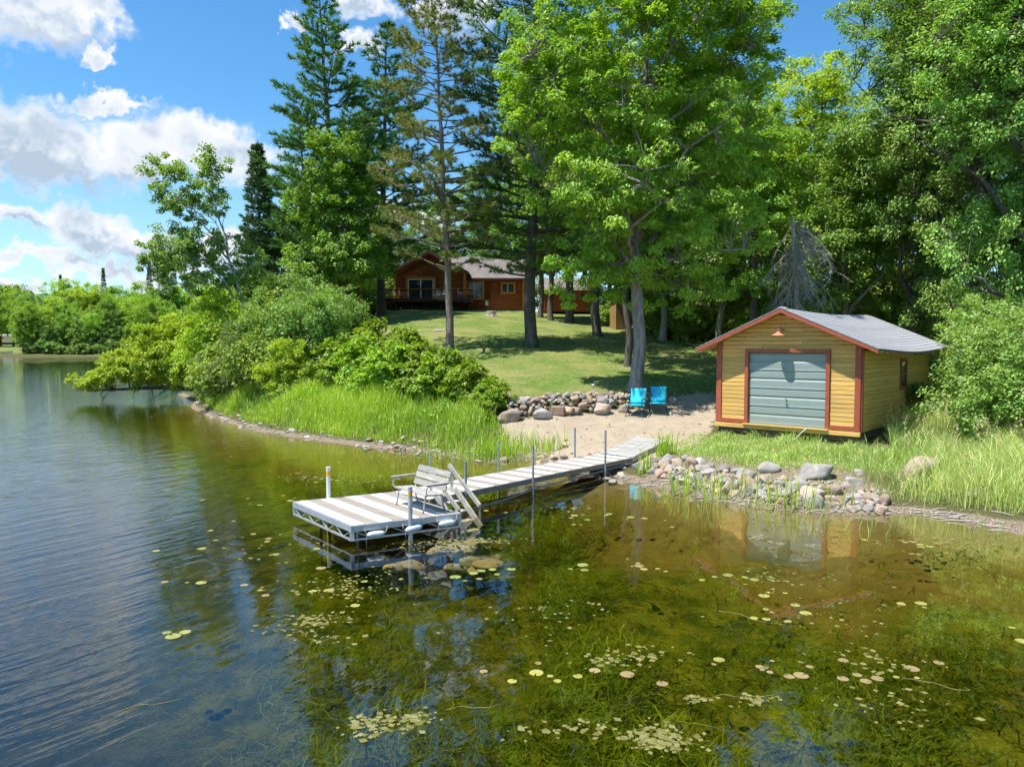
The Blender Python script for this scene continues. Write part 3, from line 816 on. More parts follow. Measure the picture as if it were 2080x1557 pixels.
# ---------------------------------------------------------------- dock
DZ = 0.41
A0 = PZ(597, 1018, DZ)
U = Vector((0.88, 0.475, 0)).normalized()          # along the platform
N = Vector((0.626, -0.78, 0)).normalized()         # across it, towards the viewer
def dock():
    L, Wd = 2.2, 2.70
    D = lambda u, n, z=0.0: A0 + U * u + N * n + Vector((0, 0, z))
    root = thing('dock_platform', 'wide end platform of the dock, striped white and taupe on an aluminium truss frame', 'dock', tuple(A0))
    root_loc = Vector(A0)
    l = lambda u, n, z=0.0: tuple(U * u + N * n + Vector((0, 0, z)))
    nb = 8
    bw = L / nb
    for i in range(nb):
        mb = MB().bar(l((i + .5) * bw, 0.03, -0.018), l((i + .5) * bw, Wd - 0.03, -0.018), bw - 0.008, 0.032)
        part('deck_board', mb, M['white'] if i % 2 == 0 else M['taupe'], root, 0.004)
    fas = MB()
    part('frame_rail', MB().bar(l(0, -0.02, -.06), l(0, Wd + .02, -.06), 0.05, 0.125), M['alu'], root, 0.006)
    part('frame_rail', MB().bar(l(L, -0.02, -.06), l(L, Wd + .02, -.06), 0.05, 0.125), M['alu'], root, 0.006)
    part('frame_rail', MB().bar(l(0.03, 0, -.062), l(L - .03, 0, -.062), 0.05, 0.12), M['alu'], root, 0.006)
    part('frame_rail', MB().bar(l(0.03, Wd, -.062), l(L - .03, Wd, -.062), 0.05, 0.12), M['alu'], root, 0.006)
    for n_ in (0.9, 1.8):
        part('joist', MB().bar(l(0.03, n_, -.085), l(L - .03, n_, -.085), 0.05, 0.09), M['alu'], root)
    zb = -0.27
    def truss(p, q, k):
        p, q = Vector(p), Vector(q)
        part('truss_chord', MB().bar(p + Vector((0, 0, zb)), q + Vector((0, 0, zb)), 0.035, 0.035), M['alu'], root)
        for e in (p, q):
            part('truss_upright', MB().bar(e + Vector((0, 0, -0.12)), e + Vector((0, 0, zb - .02)), 0.05, 0.05), M['alu'], root)
        for i in range(k):
            a, b = p.lerp(q, i / k), p.lerp(q, (i + 1) / k)
            mid = (a + b) / 2
            part('truss_strut', MB().tube([a + Vector((0, 0, -.11)), mid + Vector((0, 0, zb))], 0.011, 6), M['alu'], root)
            part('truss_strut', MB().tube([mid + Vector((0, 0, zb)), b + Vector((0, 0, -.11))], 0.011, 6), M['alu'], root)
    truss(l(0.0, 0.02), l(0.0, Wd - .02), 4)
    truss(l(0.03, Wd), l(L, Wd), 3)
    truss(l(0.03, 0), l(L, 0), 3)
    def post(parent, u, n, top, band=True, r=0.045, bot=-1.6, m='pvc', f=l):
        o = part('post', MB().tube([f(u, n, bot), f(u, n, top)], r, 12), M[m], parent, smooth=False)
        part('post_cap', MB().tube([f(u, n, top + .002), f(u, n, top + .02)], r * 1.08, 12), M['pvc'] if band else M['steel'], o)
        if band:
            part('reflective_band', MB().tube([f(u, n, top - .17), f(u, n, top - .075)], r * 1.04, 12, False), M['band'], o)
        return o
    post(root, 0.75, -0.02, 0.66)
    post(root, 1.12, Wd + 0.055, 0.62, m='alu')
    for (u, n) in ((0.3, 2.3), (2.2, 0.25), (2.2, 2.5), (0.4, 0.4)):
        part('leg', MB().tube([l(u, n, -0.1), l(u, n, -1.8)], 0.03, 8), M['steel'], root)
    # bumpers on the near side
    for i, (u, tilt, lab) in enumerate(((0.42, 0.0, 'pale blue boat fender nearest the outer corner of the dock platform'), (1.17, 0.16, 'pale blue boat fender tied below the banded post on the platform side'), (1.86, 0.05, 'pale blue boat fender nearest the bench end of the dock platform'))):
        f = thing('boat_fender', lab, 'fender', tuple(D(u, Wd + 0.09, -0.19 + 0.02 * i)), math.atan2(U.y, U.x), 'fenders along the dock platform')
        f.rotation_euler = (0, -tilt, math.atan2(U.y, U.x)); f.scale = (.68, .68, .68)
        part('body', MB().lathe([(0.02, -0.25), (0.04, -0.235), (0.075, -0.19), (0.085, -0.12), (0.085, 0.12), (0.075, 0.19), (0.04, 0.235), (0.02, 0.25)], 16, (0, 0, 0), 'X'), M['fender'], f, smooth=True)
        part('line', MB().tube([(-0.25, 0, 0), (-0.30, 0.03, 0.10), (-0.27, 0.10, 0.20)], 0.008, 5), M['rope'], f)
        part('line', MB().tube([(0.25, 0, 0), (0.32, 0.03, 0.08), (0.36, 0.10, 0.19)], 0.008, 5), M['rope'], f)
        part('line', MB().tube([(-0.25, 0, 0), (-0.28, -0.02, -0.14), (-0.26, 0.02, -0.33)], 0.007, 5), M['rope'], f)
    # ---- walkway
    W0 = D(L + 0.06, 0.0)
    Wend = PZ(1262, 926, DZ + .02)
    e1 = PZ(1213.6, 919.6, DZ + .02); e0 = D(L + .06, -0.02)
    wu = Vector((e1.x - e0.x, e1.y - e0.y, 0)); WL = wu.length; wu.normalize()
    wn = Vector((wu.y, -wu.x, 0)); ww = 1.22
    walk = thing('dock_walkway', 'long narrow dock walkway striped white and taupe, carried on posts and wheels', 'dock', tuple(e0))
    f = lambda u, n, z=0.0: tuple(wu * u + wn * n + Vector((0, 0, z)))
    nb = int(WL / 0.29)
    bw = WL / nb
    for i in range(nb):
        part('deck_board', MB().bar(f((i + .5) * bw, 0.03, -0.018), f((i + .5) * bw, ww - 0.03, -0.018), bw - 0.008, 0.032), M['white'] if i % 2 == 0 else M['taupe'], walk, 0.004)
    for n_ in (0, ww):
        part('side_rail', MB().bar(f(-.02, n_, -.065), f(WL + .05, n_, -.065), 0.05, 0.13), M['fascia'], walk, 0.006)
    part('joist', MB().bar(f(0, ww / 2, -.085), f(WL, ww / 2, -.085), 0.05, 0.09), M['alu'], walk)
    def wp(px, py, n_, top):
        # slide along the walkway edge to the photographed post
        best = min(np.arange(-0.2, WL + 0.3, 0.02), key=lambda u: abs(((Vector(e0) + Vector(f(u, n_))).x / (Vector(e0) + Vector(f(u, n_))).y) * F + 1040 - px))
        p = Vector(e0) + Vector(f(best, n_))
        zt = P(px, top, p.y).z - p.z
        post(walk, best, n_, zt, False, 0.03, -1.2, 'steel', f)
        return best
    wp(873, 0, -0.06, 922); wp(945, 0, ww + .06, 938); wp(1012, 0, -0.06, 897); wp(1083, 0, ww + .06, 906); wp(1168, 0, -0.06, 870); wp(1231, 0, ww + .06, 875)
    part('support_pipe', MB().tube([f(0.6, ww + .02, -.42), f(2.2, ww + .02, -.40), f(3.6, ww + .02, -.28), f(WL - .6, ww + .02, -.18), f(WL, ww + .02, -.16)], 0.02, 6), M['steel'], walk)
    part('support_pipe', MB().tube([f(2.6, ww + .02, -.52), f(3.8, ww + .02, -.46), f(WL - .2, ww + .02, -.40)], 0.016, 6), M['steel'], walk)
    for n_ in (-0.05, ww + 0.17):
        c = f(WL - 0.12, n_, -0.36)
        wz = part('wheel', MB().tube([Vector(c) - wn * 0.06, Vector(c) - wn * 0.04, Vector(c) + wn * 0.04, Vector(c) + wn * 0.06], [0.165, 0.205, 0.205, 0.165], 20), M['rubber'], walk, smooth=True)
        part('rim', MB().tube([Vector(c) - wn * 0.066, Vector(c) + wn * 0.066], [0.10, 0.10], 16), M['rim'], wz)
    part('axle', MB().tube([f(WL - .12, -0.05, -.36), f(WL - .12, ww + .1, -.36)], 0.022, 8), M['steel'], walk)
    for n_ in (0.08, ww - .03):
        part('axle_strut', MB().bar(f(WL - .12, n_, -.36), f(WL - .12, n_, -.12), 0.04, 0.04), M['steel'], walk)
    # ---- wooden ramp to the beach
    r0 = Vector(e0) + Vector(f(WL + 0.09, 0, 0.0))
    rf, rn = PZ(1293.5, 887, 0.72), PZ(1357, 894.6, 0.72)
    ramp = thing('dock_ramp', 'weathered plank ramp joining the dock walkway to the sandy beach', 'ramp', tuple(r0))
    r1 = Vector(e0) + Vector(f(WL + 0.09, ww, 0.0))
    n = 17
    for i in range(n):
        ta, tb = i / n, (i + 1) / n
        a, b = r0.lerp(rf, (ta + tb) / 2), r1.lerp(rn, (ta + tb) / 2)
        w_ = (rf - r0).length / n
        part('plank', MB().bar(a - r0 + Vector((0, 0, random.uniform(-.004, .004))), b - r0 + Vector((0, 0, random.uniform(-.004, .004))), w_ - random.uniform(.008, .02), 0.035), M['grey_wood'], ramp, 0.003)
    for a, b in ((r0, rf), (r1, rn)):
        k = (r1 - r0).normalized() * (0.04 if a is r0 else -0.04)
        part('stringer', MB().bar(a - r0 + k + Vector((0, 0, -.085)), b - r0 + k + Vector((0, 0, -.085)), 0.05, 0.13), M['grey_wood'], ramp)
    # ---- swim steps with wooden handrails, off the walkway beside the platform
    sb = Vector(e0) + Vector(f(0.12, ww + .05, 0))
    st = thing('swim_steps', 'grey wooden swim steps with slanting handrails going down into the water beside the bench', 'steps', tuple(sb))
    g = lambda u, n, z: tuple(wu * u + wn * n + Vector((0, 0, z)))
    for u in (0.0, 0.62):
        part('stringer', MB().bar(g(u, -0.05, 0.12), g(u, 0.78, -0.62), 0.04, 0.13), M['grey_wood'], st)
        part('handrail', MB().bar(g(u, -0.25, 0.64), g(u, 0.74, -0.16), 0.045, 0.10), M['grey_wood'], st, 0.005)
        part('rail_post', MB().bar(g(u + .045, -0.20, -0.1), g(u + .045, -0.20, 0.62), 0.045, 0.07), M['grey_wood'], st)
        part('rail_post', MB().bar(g(u + .045, 0.69, -1.2), g(u + .045, 0.69, -0.12), 0.05, 0.05), M['steel'], st)
    for i in range(4):
        part('tread', MB().bar(g(0.02, 0.06 + 0.2 * i, -0.14 - 0.18 * i), g(0.60, 0.06 + 0.2 * i, -0.14 - 0.18 * i), 0.19, 0.035), M['grey_wood'], st, 0.003)
    # ---- bench
    bc = D(1.86, 1.85, 0.0)
    bench = thing('bench', 'weathered grey slat bench on bent metal legs facing the open lake', 'bench', tuple(bc), math.atan2(N.y, N.x))
    # local: x along the bench (towards the viewer), y = towards +U (the back), -y the front
    hw = 0.62
    for i in range(3):
        part('seat_slat', MB().bar((-hw, -0.24 + i * 0.155, 0.43 - .012 * i), (hw, -0.24 + i * 0.155, 0.43 - .012 * i), 0.14, 0.03), M['bench_wood'], bench, 0.004)
    for i in range(3):
        zc, yc = 0.53 + i * 0.155, 0.21 + i * 0.062
        part('back_slat', MB().bar((-hw, yc, zc), (hw, yc, zc), 0.028, 0.142, up=(0, 0.37, 0.93)), M['bench_wood'], bench, 0.004)
    for sx in (-1, 1):
        x = sx * (hw - 0.10)
        part('leg', MB().tube([(x, -0.30, 0.0), (x, -0.24, 0.36), (x, -0.20, 0.405)], 0.018, 8), M['alu'], bench, smooth=True)
        part('leg', MB().tube([(x, 0.24, 0.0), (x, 0.15, 0.34), (x, 0.12, 0.395)], 0.018, 8), M['alu'], bench, smooth=True)
        part('seat_support', MB().tube([(x, -0.28, 0.40), (x, 0.16, 0.385), (x, 0.24, 0.50), (x, 0.36, 0.88)], 0.016, 8), M['alu'], bench, smooth=True)
        xo = sx * (hw + 0.03)
        part('arm_support', MB().tube([(xo - sx * .06, -0.22, 0.41), (xo, -0.30, 0.46), (xo, -0.30, 0.60), (xo, -0.22, 0.645), (xo, 0.24, 0.645)], 0.016, 8), M['alu'], bench, smooth=True)
        part('armrest', MB().bar((xo, -0.34, 0.672), (xo, 0.27, 0.672), 0.09, 0.028), M['bench_wood'], bench, 0.004)
    bench.scale = (1.0, 0.95, 0.86)
dock()

# ---------------------------------------------------------------- cabin on the hill
def cabin():
    D0 = 75.0
    zg = 7.0
    fz = P(900, 606, 72).z                              # deck floor height
    X = lambda px, d=D0: (px - 1040) / F * d
    root = thing('cabin', 'cedar red log cabin with orange trim and grey roof behind the raised deck', 'house', (0, 0, 0))
    xl, xr = X(803), X(945)
    zc = P(0, 553, D0).z                                # eave corner height
    za = P(0, 514, D0).z                                # gable apex
    xm = (xl + xr) / 2
    zb = zg - 0.4
    # gable wing
    part('gable_wall', MB().prism([(xl, zb), (xr, zb), (xr, zc), (xm, za), (xl, zc)], D0 + .05, D0 + 9), M['cedar'], root)
    nlog = int((za - fz) / 0.2)
    for i in range(nlog):
        z0 = fz + i * 0.2
        half = (xr - xl) / 2 - .15 if z0 + .2 < zc else ((za - z0 - .22) / (za - zc)) * (xr - xl) / 2 - .15
        if half < 0.2: break
        spans = [(-half, half)]
        if z0 < fz + 2.25:
            spans = [(-half, X(830) - xm - .02), (X(883) - xm + .02, half)]
        for a, b in spans:
            if b - a > .1:
                part('log', MB().tube([(xm + a, D0 + .04, z0 + .1), (xm + b, D0 + .04, z0 + .1)], 0.098, 8), M['cedar'], root, smooth=True)
    for x in (xl + .07, xr - .07):
        part('corner_board', MB().box((x, D0 - .06, (zb + zc) / 2), (0.2, 0.08, zc - zb)), M['orange'], root)
    # roof of the wing
    for sx in (-1, 1):
        xe = xm + sx * ((xr - xl) / 2 + .45)
        ze = zc - (za - zc) / ((xr - xl) / 2) * .45
        part('roof_slope', MB().prism([(xm, za + .10), (xe, ze + .10), (xe, ze + .24), (xm, za + .26)], D0 - .7, D0 + 9.2), M['roof2'], root)
        part('barge_board', MB().prism([(xm, za - .08), (xe, ze - .08), (xe, ze + .20), (xm, za + .22)], D0 - .76, D0 - .71), M['brown'], root)
        part('gable_trim', MB().prism([(xm, za - .22), (xm + sx * (xr - xl) / 2, zc - .2), (xm + sx * (xr - xl) / 2, zc - .02), (xm, za - .04)], D0 - .09, D0 - .03), M['orange'], root)
    # sliding door
    dl, dr = X(831), X(881)
    dt = fz + 2.15
    door = part('sliding_door', MB().box(((dl + dr) / 2, D0 - .06, fz + 1.03), (dr - dl - .1, 0.05, 2.05)), M['glass'], root)
    for x in (dl, (dl + dr) / 2, dr):
        part('door_frame', MB().box((x, D0 - .10, fz + 1.03), (0.12, 0.06, 2.05)), M['pvc'], door)
    part('door_frame', MB().box(((dl + dr) / 2, D0 - .101, fz + 2.09), (dr - dl + .1, 0.06, 0.08)), M['pvc'], door)
    for x in (dl - .17, dr + .17):
        part('door_trim', MB().box((x, D0 - .12, fz + 1.1), (0.2, 0.08, 2.2)), M['orange'], door)
    part('door_trim', MB().box(((dl + dr) / 2, D0 - .121, fz + 2.25), (dr - dl + .6, 0.08, 0.22)), M['orange'], door)
    part('gable_light', MB().lathe([(.03, .0), (.10, -.06), (.12, -.2), (.05, -.28)], 10, (xm + .2, D0 - .2, za - .9)), M['black_metal'], root)
    # main body to the right, set back
    D1 = 78.0
    ml, mr = X(940, D1), X(1064, D1)
    me_ = P(0, 567, D1).z
    rz = P(0, 524, D1 + 3.5).z
    part('main_wall', MB().box(((ml + mr) / 2, D1 + 3.5, (zb + .45 + me_) / 2), (mr - ml, 6.9, me_ - zb - .45)), M['cedar'], root)
    nlog = int((me_ - zg - .6) / 0.2)
    for i in range(nlog):
        z0 = zg + .55 + i * .2
        spans = [(ml, mr - .1)]
        if P(0, 606, D1).z < z0 + .1 < P(0, 572, D1).z:
            spans = [(X(984, D1), X(1017, D1) if z0 > P(0, 596, D1).z else mr - .1)]
            if z0 > P(0, 596, D1).z: spans.append((X(1046, D1), mr - .1))
        for a, b in spans:
            part('log', MB().tube([(a, D1 + .03, z0 + .1), (b, D1 + .03, z0 + .1)], .098, 8), M['cedar'], root, smooth=True)
    part('foundation', MB().box(((ml + mr) / 2, D1 + 3.5, zg), (mr - ml + .1, 7.1, 1.0)), M['fstone'], root)
    for i in range(18):
        w_ = (mr - ml) / 18
        for j in range(2):
            part('foundation_stone', MB().box((ml + (i + .5 + .3 * (j % 2)) * w_, D1 - .08, zg + .12 + .24 * j), (w_ * random.uniform(.75, .95), .12, .2)), M['fstone'], root, .03)
    part('corner_board', MB().box((mr - .05, D1 - .05, (zg + .5 + me_) / 2), (0.22, 0.1, me_ - zg - .5)), M['orange'], root)
    for (a, b, c, d) in ((949, 980, 574, 605), (1020, 1043, 577, 593)):
        x0, x1, z1, z0 = X(a, D1), X(b, D1), P(0, c, D1).z, P(0, d, D1).z
        w = part('window', MB().box(((x0 + x1) / 2, D1 - .05, (z0 + z1) / 2), (x1 - x0, .08, z1 - z0)), M['glass'], root)
        for x in (x0 - .06, x1 + .12):
            part('window_trim', MB().box((x, D1 - .12, (z0 + z1) / 2), (.2, .08, z1 - z0 + .36)), M['orange'], w)
        for z in (z0 - .1, z1 + .1):
            part('window_trim', MB().box(((x0 + x1) / 2, D1 - .121, z), (x1 - x0, .08, .18)), M['orange'], w)
        part('mullion', MB().box(((x0 + x1) / 2, D1 - .11, (z0 + z1) / 2), (.07, .05, z1 - z0)), M['pvc'], w)
    part('roof_slope', MB().prism([(D1 - .6, me_ - .08), (D1 + 3.5, rz), (D1 + 3.5, rz + .15), (D1 - .6, me_ + .08)], ml - 3.5, mr + .3, 'YZ'), M['roof2'], root)
    part('roof_slope', MB().prism([(D1 + 7.6, me_ - .08), (D1 + 3.5, rz), (D1 + 3.5, rz + .15), (D1 + 7.6, me_ + .08)], ml - 3.5, mr + .3, 'YZ'), M['roof2'], root)
    part('fascia', MB().box(((ml + mr) / 2 + .3, D1 - .62, me_ - .02), (mr - ml, .04, .2)), M['brown'], root)
    part('meter_box', MB().box((X(989, D1), D1 - .15, zg + 1.15), (.3, .2, .45)), M['pvc'], root)
    # deck
    dk = thing('deck', 'dark brown raised deck with railing in front of the cedar cabin', 'deck', (0, 0, 0))
    yf = 71.6
    x0, x1 = X(776, yf), X(957, yf)
    for i in range(11):
        w_ = (D0 - .15 - yf) / 11
        part('deck_plank', MB().box(((x0 + x1) / 2, yf + (i + .5) * w_, fz - .02), (x1 - x0, w_ - .012, .04)), M['brown'], dk)
    part('fascia', MB().box(((x0 + x1) / 2, yf - .03, fz - .16), (x1 - x0 + .06, .05, .30)), M['brown'], dk)
    for x in (x0, x1):
        part('fascia', MB().box((x, (yf + D0) / 2, fz - .16), (.05, D0 - yf - .1, .30)), M['brown'], dk)
    for i in range(4):
        x = x0 + .1 + (x1 - x0 - .2) * i / 3
        part('support_post', MB().box((x, yf + .12, (zg + fz) / 2 - .35), (.14, .14, fz - zg)), M['brown'], dk)
        part('support_post', MB().box((x, D0 - .5, (zg + fz) / 2 - .35), (.14, .14, fz - zg)), M['brown'], dk)
    rt = fz + .90
    part('top_rail', MB().box(((x0 + x1) / 2, yf, rt), (x1 - x0 + .1, .14, .05)), M['chair_cream'] if False else M['orange'], dk)
    part('mid_rail', MB().box(((x0 + x1) / 2, yf + .01, rt - .11), (x1 - x0, .05, .09)), M['brown'], dk)
    part('low_rail', MB().box(((x0 + x1) / 2, yf + .01, fz + .16), (x1 - x0, .05, .09)), M['brown'], dk)
    for x in (x0, x1):
        for z in (rt, fz + .16):
            part('side_rail', MB().box((x, (yf + D0) / 2, z), (.06, D0 - yf - .2, .07)), M['brown'], dk)
    for i in range(7):
        part('rail_post', MB().box((x0 + (x1 - x0) * i / 6, yf + .05, (fz + rt) / 2), (.10, .10, rt - fz)), M['brown'], dk)
    st = MB()
    for i in range(6):
        part('stair_tread', MB().box((x0 - .2 - .25 * i, 73.2, fz - .18 - .19 * i), (.27, 1.1, .04)), M['cedar'], dk)
    for y in (72.6, 73.8):
        part('stair_stringer', MB().bar((x0, y, fz - .12), (x0 - 1.7, y, fz - 1.35), .05, .24), M['cedar'], dk)
    part('under_deck_shade', MB().box(((x0 + x1) / 2, D0 - .3, (zg + fz) / 2 - .3), (x1 - x0 - .3, .05, fz - zg)), M['dark'], dk)  # solid near-black sheet standing in for the shade under the deck
    # furniture on the deck
    def deck_chair(px, d, face, m, label):
        c = thing('patio_chair', label, 'chair', (X(px, d), d, fz), face, 'chairs on the cabin deck')
        part('seat', MB().box((0, 0, .42), (.52, .5, .05)), M[m], c, .01)
        part('backrest', MB().box((0, .24, .75), (.52, .05, .6), Matrix.Rotation(-.2, 3, 'X')), M[m], c, .02)
        for sx in (-.26, .26):
            part('armrest', MB().bar((sx, -.25, .62), (sx, .22, .62), .05, .04), M[m], c)
            part('leg', MB().bar((sx, -.24, 0), (sx, -.22, .62), .04, .04), M[m], c)
            part('leg', MB().bar((sx, .26, 0), (sx, .2, .44), .04, .04), M[m], c)
    deck_chair(790, 73.0, PI, 'chair_cream', 'cream patio chair at the left end of the cabin deck')
    deck_chair(817, 73.0, PI - 1.2, 'chair_cream', 'cream patio chair just left of the sliding door on the deck')
    deck_chair(893, 74.0, 0.1, 'plastic_grey', 'grey patio chair behind the deck table, left one')
    deck_chair(906, 74.0, -0.1, 'plastic_grey', 'grey patio chair behind the deck table, right one')
    deck_chair(936, 73.0, 2.0, 'chair_cream', 'cream patio chair right of the pine trunk on the deck')
    deck_chair(951, 72.8, PI, 'orange', 'orange patio chair at the right end of the deck')
    tb = thing('patio_table', 'grey patio table on the deck right of the sliding door', 'table', (X(899, 73), 73.0, fz))
    part('tabletop', MB().box((0, 0, .70), (1.5, .8, .04)), M['plastic_grey'], tb, .01)
    for sx in (-.65, .65):
        for sy in (-.32, .32):
            part('leg', MB().box((sx, sy, .34), (.05, .05, .68)), M['plastic_grey'], tb)
cabin()

def red_shed():
    d = 69.0
    X = lambda px: (px - 1040) / F * d
    zb = H1(X(1160), d) - .1
    root = thing('red_shed', 'dark red board and batten shed with small window among the trees', 'shed', (0, 0, 0))
    x0, x1 = X(1103), X(1216)
    zt = P(0, 588, d).z
    part('wall', MB().box(((x0 + x1) / 2, d + 2.5, (zb + .35 + zt) / 2), (x1 - x0, 5, zt - zb - .35)), M['redshed'], root)
    n = int((X(1170) - x0) / .26)
    for i in range(n):
        part('batten', MB().box((x0 + (i + .5) * .26, d - .02, (zb + .35 + zt) / 2), (.07, .05, zt - zb - .4)), M['redshed'], root)
    for i in range(2):
        part('foundation_block', MB().box((x0 + .5 + (x1 - x0 - 1) * i, d + .3, zb + .1), (.5, .4, .55)), M['fstone'], root)
    part('roof', MB().prism([(d - .5, zt - .1), (d + 2.5, zt + 1.2), (d + 2.5, zt + 1.32), (d - .5, zt + .04)], x0 - .3, x1 + .3, 'YZ'), M['roof2'], root)
    part('roof', MB().prism([(d + 5.5, zt - .1), (d + 2.5, zt + 1.2), (d + 2.5, zt + 1.32), (d + 5.5, zt + .04)], x0 - .3, x1 + .3, 'YZ'), M['roof2'], root)
    part('eave_board', MB().box(((x0 + x1) / 2, d - .52, zt - .03), (x1 - x0 + .6, .03, .15)), M['chair_cream'], root)
    w = part('window', MB().box((X(1183), d - .02, P(0, 603, d).z), (.42, .05, .48)), M['glass'], root)
    fr = MB()
    for sx in (-1, 1):
        fr.box((X(1183) + sx * .23, d - .05, P(0, 603, d).z), (.06, .05, .56))
    fr.box((X(1183), d - .051, P(0, 603, d).z), (.03, .05, .48))
    part('window_frame', fr, M['plastic_grey'], w)
red_shed()

def outhouse():
    d = 52.0
    X = lambda px: (px - 1040) / F * d
    zb = H1(X(1260), d) - .1
    root = thing('plank_privy', 'narrow yellowed plank hut standing behind the maple trunk', 'shed', (X(1262), d + .6, zb), 0.25)
    h = 1.95
    part('core', MB().box((0, 0, h / 2), (1.06, 1.06, h - .05)), M['rot'], root)
    for i in range(8):
        x = -.5 + i * .143
        part('plank', MB().box((x, -.55, h / 2 + random.uniform(-.03, .03)), (.132, .03, h)), M['plank'], root)
        part('plank', MB().box((-.56, x, h / 2), (.03, .132, h)), M['plank'], root)
    part('roof', MB().box((0, 0, h + .06), (1.3, 1.35, .06), Matrix.Rotation(-.12, 3, 'X')), M['brown'], root)
outhouse()

def far_shed():
    c = P(-28, 700, 250)
    z = H1(c.x, c.y)
    root = thing('far_shed', 'small dark red shed on the grass of the far shore', 'shed', (c.x, c.y, z))
    part('wall', MB().box((0, 0, 1.4), (8.0, 4, 2.8)), M['redshed'], root)
    part('roof', MB().prism([(-2.6, 2.7), (0, 3.9), (2.6, 2.7), (2.6, 2.85), (0, 4.08), (-2.6, 2.85)], -4.3, 4.3, 'YZ'), M['roof2'], root)
    part('door', MB().box((1.6, -2.02, 1.0), (1, .06, 2)), M['brown'], root)
    c = P(6, 719, 223)
    b = thing('rowing_boat', 'small white boat drawn up on the far shore', 'boat', (c.x - 1, c.y + 2.5, max(.15, H1(c.x - 1, c.y + 2.5)) + .2), .1)
    v, f = MB(), None
    secs = [(-2.2, .55, .5), (-1, .75, .5), (.5, .75, .52), (1.6, .45, .6), (2.3, .04, .72)]
    for i in range(len(secs) - 1):
        (xa, wa, ha), (xb, wb, hb) = secs[i], secs[i + 1]
        for s in (-1, 1):
            v.quad((xa, s * wa, ha), (xb, s * wb, hb), (xb, s * wb * .6, 0.05), (xa, s * wa * .6, 0))
        v.quad((xa, wa * .6, 0), (xb, wb * .6, .05), (xb, -wb * .6, .05), (xa, -wa * .6, 0))
    v.quad((-2.2, -.55, .5), (-2.2, .55, .5), (-2.2, .33, 0), (-2.2, -.33, 0))
    part('hull', v, M['pvc'], b)
    part('thwart', MB().box((-.6, 0, .38), (.3, 1.3, .04)).box((.7, 0, .40), (.3, 1.2, .04)), M['pvc'], b)
far_shed()

# ---------------------------------------------------------------- small things in the yard
def beach_chair(px, py, top, rz, label):
    g = G(px, py)
    c = thing('folding_chair', label, 'chair', (g.x, g.y, g.z), rz, 'cyan folding chairs on the beach')
    # local -y is the front
    w = .29
    seat = MB(); back = MB()
    n = 6
    for i in range(n):
        a, b = i / n, (i + 1) / n
        q = lambda k: (.36 - .05 * math.sin(k * PI), -.26 + .48 * k)
        (za, ya), (zb_, yb) = (.42 - .05 * math.sin(a * PI), -.26 + .48 * a), (.42 - .05 * math.sin(b * PI), -.26 + .48 * b)
        seat.quad((-w, ya, za), (w, ya, za), (w, yb, zb_), (-w, yb, zb_))
        s = lambda k: (.44 + .56 * k, .20 + .20 * k + .03 * math.sin(k * PI))
        (z0, y0), (z1, y1) = s(a), s(b)
        back.quad((-w, y0, z0), (w, y0, z0), (w, y1, z1), (-w, y1, z1))
    for nm, mb in (('seat', seat), ('backrest', back)):
        mb.weld = True
        o = part(nm, mb, M['cyan'], c, smooth=True)
        md = o.modifiers.new('thick', 'SOLIDIFY'); md.thickness = .012
    for sx in (-1, 1):
        x = sx * (w + .02)
        part('back_tube', MB().tube([(x, -.32, .0), (x, -.28, .02), (x, .16, .40), (x, .21, .44), (x, .42, 1.02)], .014, 6), M['black_metal'], c)
        part('leg', MB().tube([(x, .34, .0), (x, -.26, .43), (x, -.28, .62)], .014, 6), M['black_metal'], c)
        part('armrest', MB().tube([(x, -.30, .62), (x, .29, .64)], .018, 6), M['black_metal'], c)
    part('top_tube', MB().tube([(-w - .02, .42, 1.02), (w + .02, .42, 1.02)], .014, 6), M['black_metal'], c)
    part('foot_tube', MB().tube([(-w - .02, -.32, .012), (w + .02, -.32, .012)], .013, 6), M['black_metal'], c)
    part('foot_tube', MB().tube([(-w - .02, .34, .012), (w + .02, .34, .012)], .013, 6), M['black_metal'], c)
beach_chair(1291, 845, 787, -.45, 'cyan folding chair in front of the stone wall, left of the pair')
beach_chair(1336, 841, 786, -.25, 'cyan folding chair on the sand, right of the pair')

def bird_feeder():
    d = 56.0
    x = (735 - 1040) / F * d
    zg = H1(x, d)
    zt = P(735, 562, d).z
    r = thing('bird_feeder', 'pale box bird feeder on a tall thin rusty pole', 'bird feeder', (x, d, zg))
    h = zt - zg
    part('pole', MB().tube([(0, 0, -.2), (0, 0, h - .45)], .035, 8), M['orange'], r)
    part('tray', MB().box((0, 0, h - .45), (.62, .5, .06)), M['grey_wood'], r)
    part('house', MB().box((0, 0, h - .24), (.48, .38, .36)), M['plastic_grey'], r)
    part('roof', MB().prism([(-.36, h - .07), (0, h + .06), (.36, h - .07), (.36, h - .02), (0, h + .11), (-.36, h - .02)], -.3, .3), M['pvc'], r)
bird_feeder()

